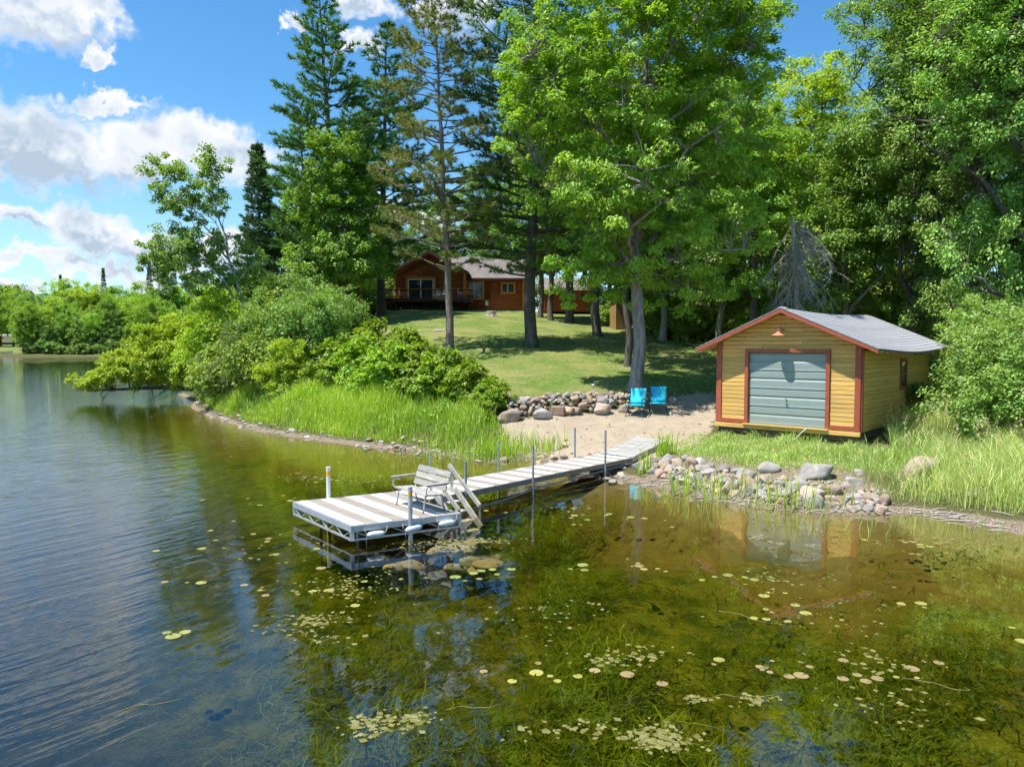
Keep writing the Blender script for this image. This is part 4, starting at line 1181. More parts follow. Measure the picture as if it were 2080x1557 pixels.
def stump():
    g = P(998, 655, 60); z = H1(g.x, g.y)
    mb = MB()
    n = 14
    rr = [random.uniform(.85, 1.15) for _ in range(n)]
    for (r, zz) in ((.62, -.1), (.46, .12), (.40, .36), (.37, .40)):
        for k in range(n):
            a = 2 * PI * k / n
            mb.v.append((r * rr[k] * math.cos(a), r * rr[k] * math.sin(a), zz + .05 * (rr[k] - 1) * 4))
    for i in range(3):
        for k in range(n):
            mb.f.append((i * n + k, i * n + (k + 1) % n, (i + 1) * n + (k + 1) % n, (i + 1) * n + k))
    mb.f.append(tuple(3 * n + k for k in range(n)))
    s = thing('tree_stump', 'weathered grey tree stump standing on the sunny lawn below the cabin', 'stump', (g.x, g.y, z))
    part('bark', mb, M['bark_maple'], s)
    part('cut_face', MB().lathe([(.33, .385), (.33, .41)], 14), M['grey_wood'], s)
    # path light and flat stone
    g = G(1205, 797)
    l_ = thing('path_light', 'small grey path light on the lawn above the stone wall', 'lamp', tuple(g))
    part('stake', MB().tube([(0, 0, -.05), (0, 0, .26)], .018, 8), M['steel'], l_)
    part('cap', MB().lathe([(.03, .24), (.085, .26), (.09, .28), (.05, .33), (.01, .345)], 12), M['steel'], l_)
    g = P(892, 681, 48)
    z = H1(g.x, g.y)
    tag(part('flat_stone', MB().box((g.x, g.y, z + .03), (.7, .4, .14), Matrix.Rotation(.3, 3, 'Z'), .8), M['rock_a'], None, .04), 'flat grey stone lying in the lawn left of the red pine', 'stone')
stump()

# ---------------------------------------------------------------- stones
def make_rock_meshes():
    import bmesh
    out = []
    for k in range(10):
        bm = bmesh.new()
        bmesh.ops.create_icosphere(bm, subdivisions=3, radius=.5)
        rs = random.Random(100 + k)
        dirs = [Vector((rs.gauss(0, 1), rs.gauss(0, 1), rs.gauss(0, 1))).normalized() for _ in range(12)]
        lim = [rs.uniform(.27, .44) for _ in dirs]
        ph = rs.uniform(0, 6)
        for v in bm.verts:
            c = v.co
            for dd, l in zip(dirs, lim):                 # soft facets
                e = c.dot(dd) - l
                if e > 0:
                    c -= dd * e * .93
            c *= 1 + .05 * math.sin(c.x * 7 + ph) * math.sin(c.y * 8 + ph * 2) + .03 * math.sin(c.z * 15 + ph)
            v.co = c
        me = bpy.data.meshes.new('rock')
        bm.to_mesh(me); bm.free()
        me.polygons.foreach_set('use_smooth', [True] * len(me.polygons))
        out.append(me)
    return out
ROCKS = make_rock_meshes()
ROCKM = {}
for mk in ('rock_a', 'rock_b', 'rock_c'):
    for k, me in enumerate(ROCKS):
        c = me.copy(); c.materials.append(M[mk]); ROCKM[(mk, k)] = c
def rock(name, parent, loc, size, flat=.75, mk=None, sink=.3, rs=random):
    mk = mk or rs.choice(['rock_a', 'rock_a', 'rock_b', 'rock_b', 'rock_c'])
    me = ROCKM[(mk, rs.randrange(10))]
    o = bpy.data.objects.new(name, me)
    COL.objects.link(o)
    o.parent = parent
    sx, sy, sz = (size * rs.uniform(.85, 1.4), size * rs.uniform(.7, 1.05), size * flat * rs.uniform(.7, 1.2)) if not hasattr(size, '__len__') else size
    o.scale = (sx, sy, sz)
    o.location = (loc[0], loc[1], loc[2] + sz * (.5 - sink))
    o.rotation_euler = (rs.uniform(-.25, .25), rs.uniform(-.25, .25), rs.uniform(0, 6.3))
    return o
def stone_wall():
    rs = random.Random(5)
    w = thing('stone_wall', 'low retaining wall of piled round field stones above the beach', 'stone wall', (0, 0, 0))
    placed = []
    base = [(1025, 852), (1060, 848), (1120, 843), (1180, 840), (1240, 835), (1275, 832), (1320, 822)]
    bp = [G(*b) for b in base]
    top = [(1040, 822), (1070, 812), (1120, 808), (1180, 804), (1240, 803), (1275, 806), (1320, 812)]
    tp = [G(*b) for b in top]
    for (px, py, s, f, mk) in [(1035, 855, (1.0, .6, .6), 1, 'rock_b'), (1100, 849, (.95, .5, .5), 1, 'rock_a'), (1225, 841, (.72, .5, .58), 1, 'rock_b'), (1268, 837, (.5, .4, .42), 1, 'rock_b'), (1366, 820, (.5, .4, .36), 1, 'rock_a'), (1155, 842, (.5, .45, .42), 1, 'rock_c'), (1170, 841, (.45, .4, .38), 1, 'rock_b')]:
        g = G(px, py)
        o = rock('stone', w, g, s, mk=mk, sink=.22, rs=rs); o.rotation_euler = (0, 0, rs.uniform(-.3, .3))
        placed.append((g.x, g.y, max(s[0], s[1]) * .42))
    blk = G(1133, 842)
    o = part('block_stone', MB().box((blk.x, blk.y, blk.z + .14), (.52, .36, .34), Matrix.Rotation(-.15, 3, 'Z'), .94), M['rock_c'], w, .03)
    placed.append((blk.x, blk.y, .35))
    n = 0
    for k in range(5200):
        u, v = rs.random(), rs.random()
        i = min(int(u * (len(bp) - 1)), len(bp) - 2); f = u * (len(bp) - 1) - i
        a = bp[i].lerp(bp[i + 1], f); b = tp[i].lerp(tp[i + 1], f)
        p = a.lerp(b, v)
        s = rs.choice([.2, .24, .28, .34, .4, .46]) * (1.05 - .3 * v)
        if any((p.x - q[0]) ** 2 + ((p.y - q[1]) * .9) ** 2 < (s * .38 + q[2]) ** 2 for q in placed):
            continue
        placed.append((p.x, p.y, s * .38))
        z = H1(p.x, p.y) + .32 * math.sin(PI * min(1, v * .9 + .08)) ** .7
        rock('stone', w, (p.x, p.y, z - .1), s, .9, sink=.3, rs=rs)
        n += 1
        if n > 190: break
stone_wall()
def rock_bank():
    rs = random.Random(9)
    w = thing('rock_bank', 'bank of grey and tan rocks along the shore in front of the boathouse', 'rocks', (0, 0, 0))
    placed = []
    big = [(1350, 950, .55), (1375, 945, .5), (1405, 975, .5), (1475, 985, .48), (1560, 958, .68), (1660, 968, .95), (1690, 1000, .6), (1620, 995, .62), (1650, 1012, .72), (1590, 1010, .5), (1530, 1000, .5), (1735, 985, .55), (1745, 965, .4), (1440, 965, .5), (1395, 935, .4)]
    for px, py, s in big:
        g = G(px, py)
        rock('rock', w, g, (s, s * .75, s * .62), mk=rs.choice(['rock_a', 'rock_a', 'rock_b']), sink=.33, rs=rs).rotation_euler = (rs.uniform(-.2, .2), rs.uniform(-.2, .2), rs.uniform(-.5, .5))
        placed.append((g.x, g.y, s * .40))
    n = 0
    for k in range(7000):
        px = rs.uniform(1285, 1800)
        lo = np.interp(px, [1285, 1330, 1430, 1560, 1700, 1800], [972, 985, 1012, 1035, 1050, 1055]) - 5
        hi = np.interp(px, [1285, 1330, 1430, 1560, 1700, 1800], [955, 925, 930, 958, 965, 1010])
        py = hi + (lo - hi) * rs.random()
        if px < 1330 and rs.random() < .5: continue
        s = rs.choice([.13, .16, .2, .26, .34, .44])
        g = PZ(px, py, .25)
        z = H1(g.x, g.y)
        g = PZ(px, py, max(-.05, z))
        z = H1(g.x, g.y)
        if any((g.x - q[0]) ** 2 + (g.y - q[1]) ** 2 < (s * .31 + q[2]) ** 2 for q in placed): continue
        placed.append((g.x, g.y, s * .31))
        rock('rock', w, (g.x, g.y, z), s, .95, mk=rs.choice(['rock_a', 'rock_a', 'rock_a', 'rock_b', 'rock_b', 'rock_c']), sink=.36, rs=rs)
        n += 1
        if n > 280: break
    # stones under the dock walkway and along the left shore
    w2 = thing('shore_stones', 'scattered small stones along the water edge of the left bank', 'rocks', (0, 0, 0))
    for k in range(150):
        i = rs.randrange(13, len(shore_px) - 1)
        a, b = shore_px[i], shore_px[i + 1]
        f = rs.random()
        p = PZ(a[0] + (b[0] - a[0]) * f, a[1] + (b[1] - a[1]) * f, 0)
        x, y = p.x + rs.gauss(0, .4), p.y + rs.gauss(0.15, .4)
        z = H1(x, y)
        if z < -.12: continue
        rock('stone', w2, (x, y, z), rs.choice([.07, .09, .12, .17, .24, .32]), .6, mk=rs.choice(['rock_a', 'rock_b']), rs=rs)
    w3 = thing('dock_stones', 'loose stones in the shallows under the dock walkway', 'rocks', (0, 0, 0))
    for k in range(60):
        px, py = rs.uniform(1090, 1270), 0
        py = np.interp(px, [1060, 1180, 1270], [935, 938, 965]) + rs.uniform(-14, 22)
        p = PZ(px, py, 0); z = H1(p.x, p.y)
        rock('stone', w3, (p.x, p.y, max(z, -.1)), rs.choice([.12, .18, .24, .3]), .75, rs=rs)
    w4 = thing('crib_stones', 'flat stones heaped just under the water below the dock platform', 'rocks', (0, 0, 0))
    for k in range(44):
        u, n_ = rs.uniform(.5, 2.4), rs.uniform(1.2, 3.9)
        p = A0 + U * u + N * n_
        s = rs.uniform(.3, .62)
        o = rock('stone', w4, (p.x, p.y, -.10 - .16 * max(0, n_ - 2.2) - rs.uniform(.0, .12)), (s * 1.3, s * .8, s * .5), mk=rs.choice(['rock_a', 'rock_b']), sink=.5, rs=rs)
        o.rotation_euler = (rs.uniform(-.3, .3), rs.uniform(-.3, .3), rs.uniform(.2, 1.0))
    g = G(1862, 968)
    b_ = thing('boulder', 'large pale tan boulder lying in the tall grass right of the rock bank', 'boulder', tuple(g), .2)
    o = rock('stone', b_, (0, 0, -.1), (1.35, .8, .75), mk='rock_b', sink=.2, rs=rs)
    o.rotation_euler = (.1, -.2, .1)
    g = G(1975, 1012)
    tag(rock('shore_rock', None, g, (.55, .4, .35), mk='rock_a', rs=rs), 'lone grey rock at the sandy right end of the shore', 'rock')
rock_bank()

# ---------------------------------------------------------------- foliage generators
L = {}
L['maple'] = leaf_mat('maple_leaf', (0.172, 0.325, 0.028), (0.422, 0.575, 0.054), 0.42)
L['ash'] = leaf_mat('ash_leaf', (0.168, 0.335, 0.056), (0.361, 0.508, 0.096), 0.38, 0.035)
L['lime'] = leaf_mat('yellow_green_leaf', (0.291, 0.459, 0.028), (0.591, 0.717, 0.054), 0.45)
L['oak'] = leaf_mat('oak_leaf', (0.132, 0.280, 0.031), (0.339, 0.502, 0.054), 0.38)
L['aspen'] = leaf_mat('aspen_leaf', (0.213, 0.393, 0.074), (0.393, 0.595, 0.112), 0.40, 0.035)
L['willow'] = leaf_mat('grey_green_leaf', (0.124, 0.231, 0.041), (0.297, 0.433, 0.089), 0.38, 0.035)
L['sumac'] = leaf_mat('bright_shrub_leaf', (0.157, 0.300, 0.017), (0.412, 0.544, 0.035), 0.45)
L['dogwood'] = leaf_mat('pale_shrub_leaf', (0.187, 0.351, 0.064), (0.440, 0.613, 0.145), 0.40, 0.03)
L['dark'] = leaf_mat('shade_leaf', (0.134, 0.257, 0.030), (0.266, 0.398, 0.052), 0.36)
L['wpine'] = leaf_mat('white_pine_needle', (0.053, 0.144, 0.033), (0.204, 0.372, 0.072), 0.22, 0.03)
L['rpine'] = leaf_mat('red_pine_needle', (0.134, 0.190, 0.049), (0.376, 0.403, 0.108), 0.25, 0.03)
L['spruce'] = leaf_mat('spruce_needle', (0.044, 0.101, 0.033), (0.132, 0.228, 0.072), 0.15, 0.02)
L['grass'] = leaf_mat('tall_grass_blade', (0.291, 0.526, 0.045), (0.646, 0.825, 0.090), 0.42, 0.04)
L['meadow'] = leaf_mat('meadow_blade', (0.270, 0.437, 0.078), (0.646, 0.736, 0.233), 0.38, 0.04)
L['straw'] = leaf_mat('straw_stem', (0.672, 0.538, 0.291), (0.896, 0.754, 0.466), 0.25, 0.0)
L['weed'] = leaf_mat('water_weed', (0.099, 0.154, 0.011), (0.295, 0.328, 0.022), 0.35, 0.0)
L['herb'] = leaf_mat('ground_herb_leaf', (0.158, 0.280, 0.034), (0.401, 0.502, 0.072), 0.38)

def unit(v):
    return v / (np.linalg.norm(v, axis=-1, keepdims=True) + 1e-9)

def leaves(rng, pos, axis, nrm, size, aspect=0.62, var=None):
    """folded leaf per point: 4 vertices, one quad"""
    n = len(pos)
    axis = unit(axis)
    side = unit(np.cross(axis, nrm))
    up = np.cross(side, axis)
    s = (size * rng.uniform(0.65, 1.3, n))[:, None]
    w = s * aspect * 0.5
    b = pos - axis * s * 0.5
    tip = pos + axis * s * 0.5 - up * s * 0.12
    l = pos - axis * s * 0.05 + side * w + up * s * 0.09
    r = pos - axis * s * 0.05 - side * w + up * s * 0.09
    V = np.stack([b, l, tip, r], 1).reshape(-1, 3)
    Fq = np.arange(n * 4).reshape(n, 4)
    if var is None:
        var = rng.random(n)
    return V, Fq, np.repeat(np.clip(var, 0, 1), 4)

def needles(rng, pos, d, k, length, width, spread, var):
    """tufts of k needle triangles at each point"""
    n = len(pos)
    p = np.repeat(pos, k, 0)
    dd = unit(np.repeat(d, k, 0) + rng.normal(0, spread, (n * k, 3)))
    side = unit(np.cross(dd, rng.normal(0, 1, (n * k, 3))))
    ln = (length * rng.uniform(.7, 1.2, n * k))[:, None]
    V = np.stack([p + side * width * .5, p - side * width * .5, p + dd * ln], 1).reshape(-1, 3)
    Ft = np.arange(n * k * 3).reshape(-1, 3)
    v = np.clip(np.repeat(var, k) + rng.normal(0, .15, n * k), 0, 1)
    return V, Ft, np.repeat(v, 3)

def wiggle(rs, a, b, n, amp, sagz=0.0):
    a, b = Vector(a), Vector(b)
    Lg = (b - a).length
    o = []
    for i in range(n + 1):
        t = i / n
        p = a.lerp(b, t)
        k = math.sin(PI * t) * amp * Lg
        p += Vector((rs.gauss(0, 1), rs.gauss(0, 1), rs.gauss(0, .6))) * k * .5
        p.z += sagz * math.sin(PI * t) * Lg
        o.append(p)
    return o

def broadleaf(seed, H, tr, blobs, nclump, per, lsize, crad, flat=0.65, lean=(0, 0), fork=0.45, nlimb=14, bias=0.42, droop=0.25, wood_sides=6, trunk_top=0.82, twig=True):
    """returns (trunk MB, crown V, F, var). blobs: ellipsoids (x, y, z, rx, ry, rz) that bound the crown"""
    rs = random.Random(seed)
    rng = np.random.default_rng(seed)
    wood = MB()
    tp = []
    nt = 9
    for i in range(nt + 1):
        t = i / nt
        tp.append(Vector((lean[0] * t + .02 * H * (rs.random() - .5) * (t > 0.1), lean[1] * t + .02 * H * (rs.random() - .5) * (t > 0.1), H * trunk_top * t)))
    rad = [tr * (1.28 if i == 0 else 1.0) * (1 - .86 * (i / nt) ** 1.15) for i in range(nt + 1)]
    tpx = [tp[0] - Vector((0, 0, .5)), tp[0], tp[0].lerp(tp[1], .18)] + tp[1:]
    radx = [tr * 1.6, tr * 1.4, tr * 1.03] + rad[1:]
    wood.tube(tpx, radx, 10)
    # clump centres
    vol = np.array([b[3] * b[4] * b[5] for b in blobs]) ** .75
    pick = rng.choice(len(blobs), nclump, p=vol / vol.sum())
    B = np.array(blobs)[pick]
    dv = unit(rng.normal(0, 1, (nclump, 3)))
    rr = rng.random(nclump) ** bias
    cen = B[:, :3] + dv * rr[:, None] * B[:, 3:]
    # limbs: farthest point picks
    ends = [int(rng.integers(nclump))]
    dmin = np.linalg.norm(cen - cen[ends[0]], axis=1)
    for _ in range(nlimb - 1):
        j = int(np.argmax(dmin)); ends.append(j)
        dmin = np.minimum(dmin, np.linalg.norm(cen - cen[j], axis=1))
    nodes = []
    for j in ends:
        e = Vector(cen[j])
        hd = math.hypot(e.x - lean[0] * .5, e.y - lean[1] * .5)
        zt = min(max(e.z - hd * rs.uniform(.75, 1.25), H * trunk_top * fork * .8), H * trunk_top * .93)
        t = zt / (H * trunk_top) * nt
        i = min(int(t), nt - 1)
        a = tp[i].lerp(tp[i + 1], t - i)
        ra = rad[i] * .55
        pth = wiggle(rs, a, e * 0.92 + a * 0.08, 5, .10, .06)
        wood.tube(pth, [max(.015, ra * (1 - .85 * k / 5)) for k in range(6)], wood_sides, False)
        nodes += pth[2:]
    nodes += tp[nt // 2:]
    if twig:
        NA = np.array([tuple(v) for v in nodes])
        for c in cen:
            j = int(np.argmin(np.linalg.norm(NA - c, axis=1) + np.maximum(0, NA[:, 2] - c[2]) * .8))
            pth = wiggle(rs, NA[j], c, 2, .12, .04)
            wood.tube(pth, [tr * .075, tr * .05, tr * .02], 4, False)
    # leaves
    m = rng.poisson(per, nclump)
    ci = np.repeat(np.arange(nclump), m)
    n = len(ci)
    cr = crad * rng.uniform(.6, 1.35, nclump)
    q = unit(rng.normal(0, 1, (n, 3)))
    r = rng.random(n) ** .5
    off = q * (r * cr[ci])[:, None] * np.array([1, 1, flat])
    pos = cen[ci] + off
    pos[:, 2] -= (off[:, 0] ** 2 + off[:, 1] ** 2) / (cr[ci] + .1) * droop
    out = unit(off * np.array([1, 1, .4]) + unit(pos - np.mean(cen, 0)) * .25)
    ax = unit(out + rng.normal(0, .45, (n, 3)) - np.array([0, 0, droop * 1.2]))
    nr = unit(np.array([0, 0, .8]) + out * .75 + rng.normal(0, .42, (n, 3)))
    cv = rng.uniform(.15, .85, nclump)
    var = cv[ci] * .55 + rng.random(n) * .45 + .12 * (r - .6)
    V, Fq, va = leaves(rng, pos, ax, nr, lsize, .66, var)
    return wood, V, Fq, va

def pine(seed, H, tr, z0, rmax, gap=0.75, per=5, k=11, nl=0.24, nw=0.035, droop=-0.05, up=0.25, prof=0.8, lean=(0, 0), density=1.0, tip=0.35, bare=0, pom=False, spread=.55, dead=0):
    rs = random.Random(seed)
    rng = np.random.default_rng(seed)
    wood = MB()
    nt = 12
    tp = [Vector((lean[0] * (i / nt) ** 1.3 + .006 * H * (rs.random() - .5), lean[1] * (i / nt) + .006 * H * (rs.random() - .5), H * i / nt)) for i in range(nt + 1)]
    rad = [max(.02, tr * (1 - .93 * i / nt)) for i in range(nt + 1)]
    wood.tube([tp[0] - Vector((0, 0, .5)), tp[0], tp[0].lerp(tp[1], .3)] + tp[1:], [tr * 1.4, tr * 1.22, tr] + rad[1:], 10)
    def at(z):
        t = z / H * nt; i = min(int(t), nt - 1)
        return tp[i].lerp(tp[i + 1], t - i), rad[i] * (1 - t + i) + rad[i + 1] * (t - i)
    TP, TD, TV = [], [], []
    z = z0
    while z < H - .15:
        f = (z - z0) / (H - z0)
        nb = per + rs.choice([-1, 0, 0, 1])
        a0 = rs.uniform(0, 6.3)
        for b in range(nb):
            a = a0 + 2 * PI * b / nb + rs.uniform(-.3, .3)
            R = rmax * (1 - f) ** prof * (rs.uniform(.35, 1.2) if per < 7 else rs.uniform(.7, 1.1)) * min(1, .7 + f * 4) + tip * .5
            o, tr_ = at(min(H - .1, z + rs.uniform(-.2, .2)))
            ca, sa = math.cos(a), math.sin(a)
            pts = []
            ns = 5
            slope = up * (.35 + f) + rs.uniform(-.12, .12)
            for i in range(ns + 1):
                t = i / ns
                pts.append(o + Vector((ca * R * t, sa * R * t, R * (slope * t + droop * math.sin(PI * t) * 2 + .16 * t * t))) + Vector((rs.gauss(0, .03), rs.gauss(0, .03), rs.gauss(0, .03))) * R * t)
            wood.tube(pts, [max(.012, min(tr_ * .5, .03 + R * .013) * (1 - .8 * i / ns)) for i in range(ns + 1)], 4, False)
            # side twigs with tufts
            ntw = max(3, int(R * 3.2 * density))
            cvar = rs.uniform(.1, .8)
            for j in range(ntw):
                t = (tip if not pom else .5) + (1 - (tip if not pom else .5)) * (j + rs.random()) / ntw
                i = min(int(t * ns), ns - 1)
                p = pts[i].lerp(pts[i + 1], t * ns - i)
                sd = (1 if j % 2 else -1) * rs.uniform(.5, 1.2)
                dl = Vector((ca * math.cos(sd) - sa * math.sin(sd), sa * math.cos(sd) + ca * math.sin(sd), rs.uniform(.05, .45)))
                Lt = R * .34 * (1.15 - t) + .22
                e = p + dl * Lt
                wood.tube([p, e], [.012, .006], 3, False)
                m = 2 if pom else max(2, int(Lt / .19))
                for q in range(m):
                    u = (q + 1) / m
                    TP.append(tuple(p.lerp(e, u))); TD.append(tuple(dl.normalized() + Vector((0, 0, .25)))); TV.append(cvar * .6 + rs.random() * .4)
            TP.append(tuple(pts[-1])); TD.append((ca, sa, .4)); TV.append(.6)
        z += gap * rs.uniform(.75, 1.3) * (1 - .45 * f)
    for q in range(6):
        TP.append((tp[-1].x, tp[-1].y, H - .15 * q)); TD.append((0, 0, 1)); TV.append(.6)
    for q in range(dead):                                # bare snags below the crown
        zz = rs.uniform(z0 * .45, z0); o, tr_ = at(zz); a = rs.uniform(0, 6.3)
        wood.tube([o, o + Vector((math.cos(a), math.sin(a), .1)) * rs.uniform(.4, 1.3)], [.03, .008], 4, False)
    V, Ft, va = needles(rng, np.array(TP), np.array(TD), k, nl, nw, spread, np.array(TV))
    return wood, V, Ft, va

TRIS = [0]
def make_tree(name, label, cat, gen, bark, leaf, loc, rotz=0.0, scale=1.0, group=None, crown='crown', trunk='trunk'):
    wood, V, Fc, va = gen
    r = thing(name, label, cat, loc, rotz, group)
    r.scale = (scale,) * 3 if not hasattr(scale, '__len__') else scale
    part(trunk, wood, M[bark], r, smooth=True)
    me = np_mesh(crown, V, [(Fc, 0)], [L[leaf]], {'var': va})
    link(crown, me, None, r)
    TRIS[0] += len(Fc) * (Fc.shape[1] - 2)
    return r

def gz(x, y):
    return (x, y, H1(x, y))
def px_at(px, d):
    return ((px - 1040) / F * d, d)

# ================================================================ trees of the yard
# the big maple by the beach
b = P(1290, 787, 29.6)
S_ = 29.6 / F
def bl(px, py, rx, ry, dy=0.0, ryy=None, base=(1290, 787), s=S_):
    """ellipsoid of a crown measured in the photograph, relative to the trunk base; dy is depth offset"""
    return ((px - base[0]) * s, dy, (base[1] - py) * s, rx * s, (ryy or rx) * s, ry * s)
maple_blobs = [bl(1290, 60, 260, 190), bl(1130, 190, 130, 150, -.6), bl(1420, 150, 170, 160, .3), bl(1080, 270, 75, 110), bl(1290, 300, 230, 150), bl(1480, 340, 110, 130, .4), bl(1180, 400, 130, 70, -.8),
               bl(1380, 450, 130, 70, -.5), bl(1290, 480, 130, 60, -1.2, 120), bl(1250, 420, 120, 50, -1.5, 80), bl(1480, 50, 110, 100), bl(1350, -60, 190, 130), bl(1190, 530, 90, 45, .6), bl(1420, 560, 100, 50, .5), bl(1290, 540, 110, 45, .2), bl(1480, 470, 90, 70, .3), bl(1060, 150, 60, 60), bl(1340, 610, 70, 28, .9), bl(1230, 600, 60, 26, .9), bl(1150, 590, 45, 30, 1.0)]
make_tree('maple_tree', 'large bright green maple beside the cyan chairs at the edge of the beach', 'tree',
          broadleaf(11, 19.0, .27, maple_blobs, 1100, 125, .142, .48, .55, (.3, .3), .38, 22, .5, .3, 7), 'bark_maple', 'maple', gz(b.x, b.y))
# thin trunk right behind it
x, y = px_at(1275, 36)
make_tree('maple_tree', 'slimmer maple whose trunk stands just left behind the big maple', 'tree',
          broadleaf(12, 17.0, .18, [(0, 0, 13, 3.2, 3, 4), (-1.5, 0, 9.5, 2.2, 2.2, 2.0), (1.8, .5, 10, 2.2, 2.2, 2.2)], 150, 110, .21, .7, .6), 'bark_dark', 'oak', gz(x, y))
# red pine in the lawn, sparse open crown
x, y = px_at(915, 41)
make_tree('red_pine', 'tall slender red pine with sparse open crown standing alone in the lawn', 'tree',
          pine(21, 20.4, .235, 4.7, 4.0, .78, 4, 28, .30, .030, .02, .12, .5, (-.95, 0), 1.5, .4, 0, True, .8, 6), 'bark_pine', 'rpine', gz(x, y))
# white pine with the thick mossy trunk
x, y = px_at(1077, 42.5)
make_tree('white_pine', 'big white pine with thick dark trunk right of the red pine', 'tree',
          pine(22, 29.0, .37, 4.1, 5.8, 1.1, 6, 14, .36, .05, .0, .10, .4, (.6, 0), 1.0, .25, 0, False, .6), 'bark_dark', 'wpine', gz(x, y))
# pines left of the cabin
x, y = px_at(690, 60)
make_tree('white_pine', 'tall ragged white pine with pointed top left of the cabin', 'tree',
          pine(23, 28.5, .42, 4.5, 7.6, 1.5, 5, 14, .46, .075, .0, .26, .75, (-1.4, 0), 1.0, .25, 0, False, .6), 'bark_dark', 'wpine', gz(x, y))
x, y = px_at(775, 68)
make_tree('white_pine', 'second white pine behind the cabin, right of the pointed one', 'tree',
          pine(24, 26.0, .40, 5.0, 7.0, 1.5, 5, 14, .48, .08, .0, .24, .75, (.8, 0), 1.0, .25, 0, False, .6), 'bark_dark', 'wpine', gz(x, y))
x, y = px_at(630, 66)
make_tree('white_pine', 'white pine with broad boughs on the outer left of the pine group', 'tree',
          pine(25, 20.5, .36, 3.5, 6.4, 1.45, 5, 14, .48, .08, .0, .22, .7, (-.6, 0), 1.0, .25, 0, False, .6), 'bark_dark', 'wpine', gz(x, y))
x, y = px_at(530, 62)
make_tree('spruce_tree', 'narrow dark spruce at the left edge of the pine group', 'tree',
          pine(26, 18.5, .22, 1.8, 2.7, .5, 7, 9, .30, .075, -.03, -.12, .8, (0, 0), 1.3, .15, 0, False, .7), 'bark_dark', 'spruce', gz(x, y))
# young oak in front of the pines
x, y = px_at(714, 54.5)
s_ = 54.5 / F
ob = [bl(690, 330, 65, 80, base=(714, 662), s=s_), bl(650, 420, 70, 70, base=(714, 662), s=s_), bl(735, 430, 60, 80, base=(714, 662), s=s_), bl(680, 520, 105, 60, base=(714, 662), s=s_), bl(740, 540, 55, 50, base=(714, 662), s=s_), bl(640, 560, 60, 40, base=(714, 662), s=s_)]
make_tree('oak_tree', 'green young oak with slim trunk in front of the tall pines', 'tree',
          broadleaf(13, 15.5, .20, ob, 340, 78, .24, .6, .7, (-.8, 0), .35, 14), 'bark_dark', 'oak', gz(x, y))
# leaning aspen over the lake
d = 46.0
x, y = px_at(535, d)
s_ = d / F
gy = 700 + (CAMZ - H1(x, y)) * F / d
ab = [bl(400, 400, 80, 60, base=(535, gy), s=s_), bl(345, 350, 45, 28, base=(535, gy), s=s_), bl(440, 340, 35, 40, base=(535, gy), s=s_), bl(390, 500, 90, 50, base=(535, gy), s=s_), bl(330, 540, 42, 30, base=(535, gy), s=s_), bl(430, 560, 60, 40, base=(535, gy), s=s_), bl(500, 520, 40, 60, .8, base=(535, gy), s=s_)]
make_tree('aspen_tree', 'pale barked aspen leaning out towards the lake above the thicket', 'tree',
          broadleaf(14, 12.8, .17, ab, 400, 64, .165, .40, .7, (-2.8, -.3), .35, 13, trunk_top=.86), 'bark_aspen', 'aspen', gz(x, y))

# ---- trees around the lawn, trunks one can tell apart
proto_b1 = broadleaf(31, 18, .30, [(0, 0, 13.5, 4.0, 4.0, 4.4), (-2, 0, 10, 2.8, 2.6, 2.4), (2.2, .5, 9.8, 2.8, 2.6, 2.6), (0, -1, 8.0, 2.6, 2.4, 1.6), (1.2, -.8, 5.6, 2.2, 2.0, 1.2), (-1.5, 0, 5.9, 1.8, 1.8, 1.1)], 270, 100, .23, .72, .6, (.3, .2), .38, 14)
proto_b2 = broadleaf(32, 20, .32, [(0, 0, 15, 3.6, 3.6, 4.8), (-1.5, .5, 10.5, 3.0, 2.8, 3.0), (1.8, -.5, 11, 2.8, 2.6, 3.0), (.4, -1, 7.2, 2.4, 2.4, 1.8), (-1, .4, 5.4, 2.0, 1.8, 1.1)], 270, 100, .23, .72, .7, (-.4, .1), .34, 14)
proto_b3 = broadleaf(33, 16, .24, [(0, 0, 11.5, 3.3, 3.3, 4.2), (-1.2, 0, 7.2, 2.7, 2.5, 2.6), (1.5, 0, 7.6, 2.6, 2.4, 2.6), (0, -.6, 4.4, 2.4, 2.2, 1.8)], 260, 100, .21, .70, .7, (.2, 0), .25, 14)
def first(name, label, gen, bark, leaf, px, d, sc, group, rz=0.0):
    x, y = px_at(px, d)
    return make_tree(name, label, 'tree', gen, bark, leaf, gz(x, y), rz, sc, group)
def again(root, label, px, d, sc, group, rz):
    x, y = px_at(px, d)
    return copy_thing(root, gz(x, y), rz, sc, label, group)
G1 = 'shade trees around the red shed'
t1 = first('shade_tree', 'shade tree with flared double trunk in front of the red shed', proto_b1, 'bark_dark', 'dark', 1157, 57.5, 1.15, G1, .5)
t2 = first('shade_tree', 'shade tree with single trunk right of the red shed', proto_b2, 'bark_dark', 'oak', 1213, 48.5, .95, G1, 1.3)
again(t1, 'slim tree between the white pine trunk and the flared tree, right one', 1118, 58.5, (.75, .75, .95), G1, 2.2)
again(t2, 'slim tree closest to the right of the white pine trunk', 1097, 61, (.7, .7, .95), G1, 4.0)
t3 = first('forest_tree', 'forest tree with bright trunk at the edge of the lawn right of the maple', proto_b3, 'bark_maple', 'dark', 1345, 46.5, 1.0, 'forest edge trees right of the lawn')
GB = 'dark wood behind the cabin and the lawn'
wl = 'broadleaf tree in the dark wood behind the lawn and the sheds'
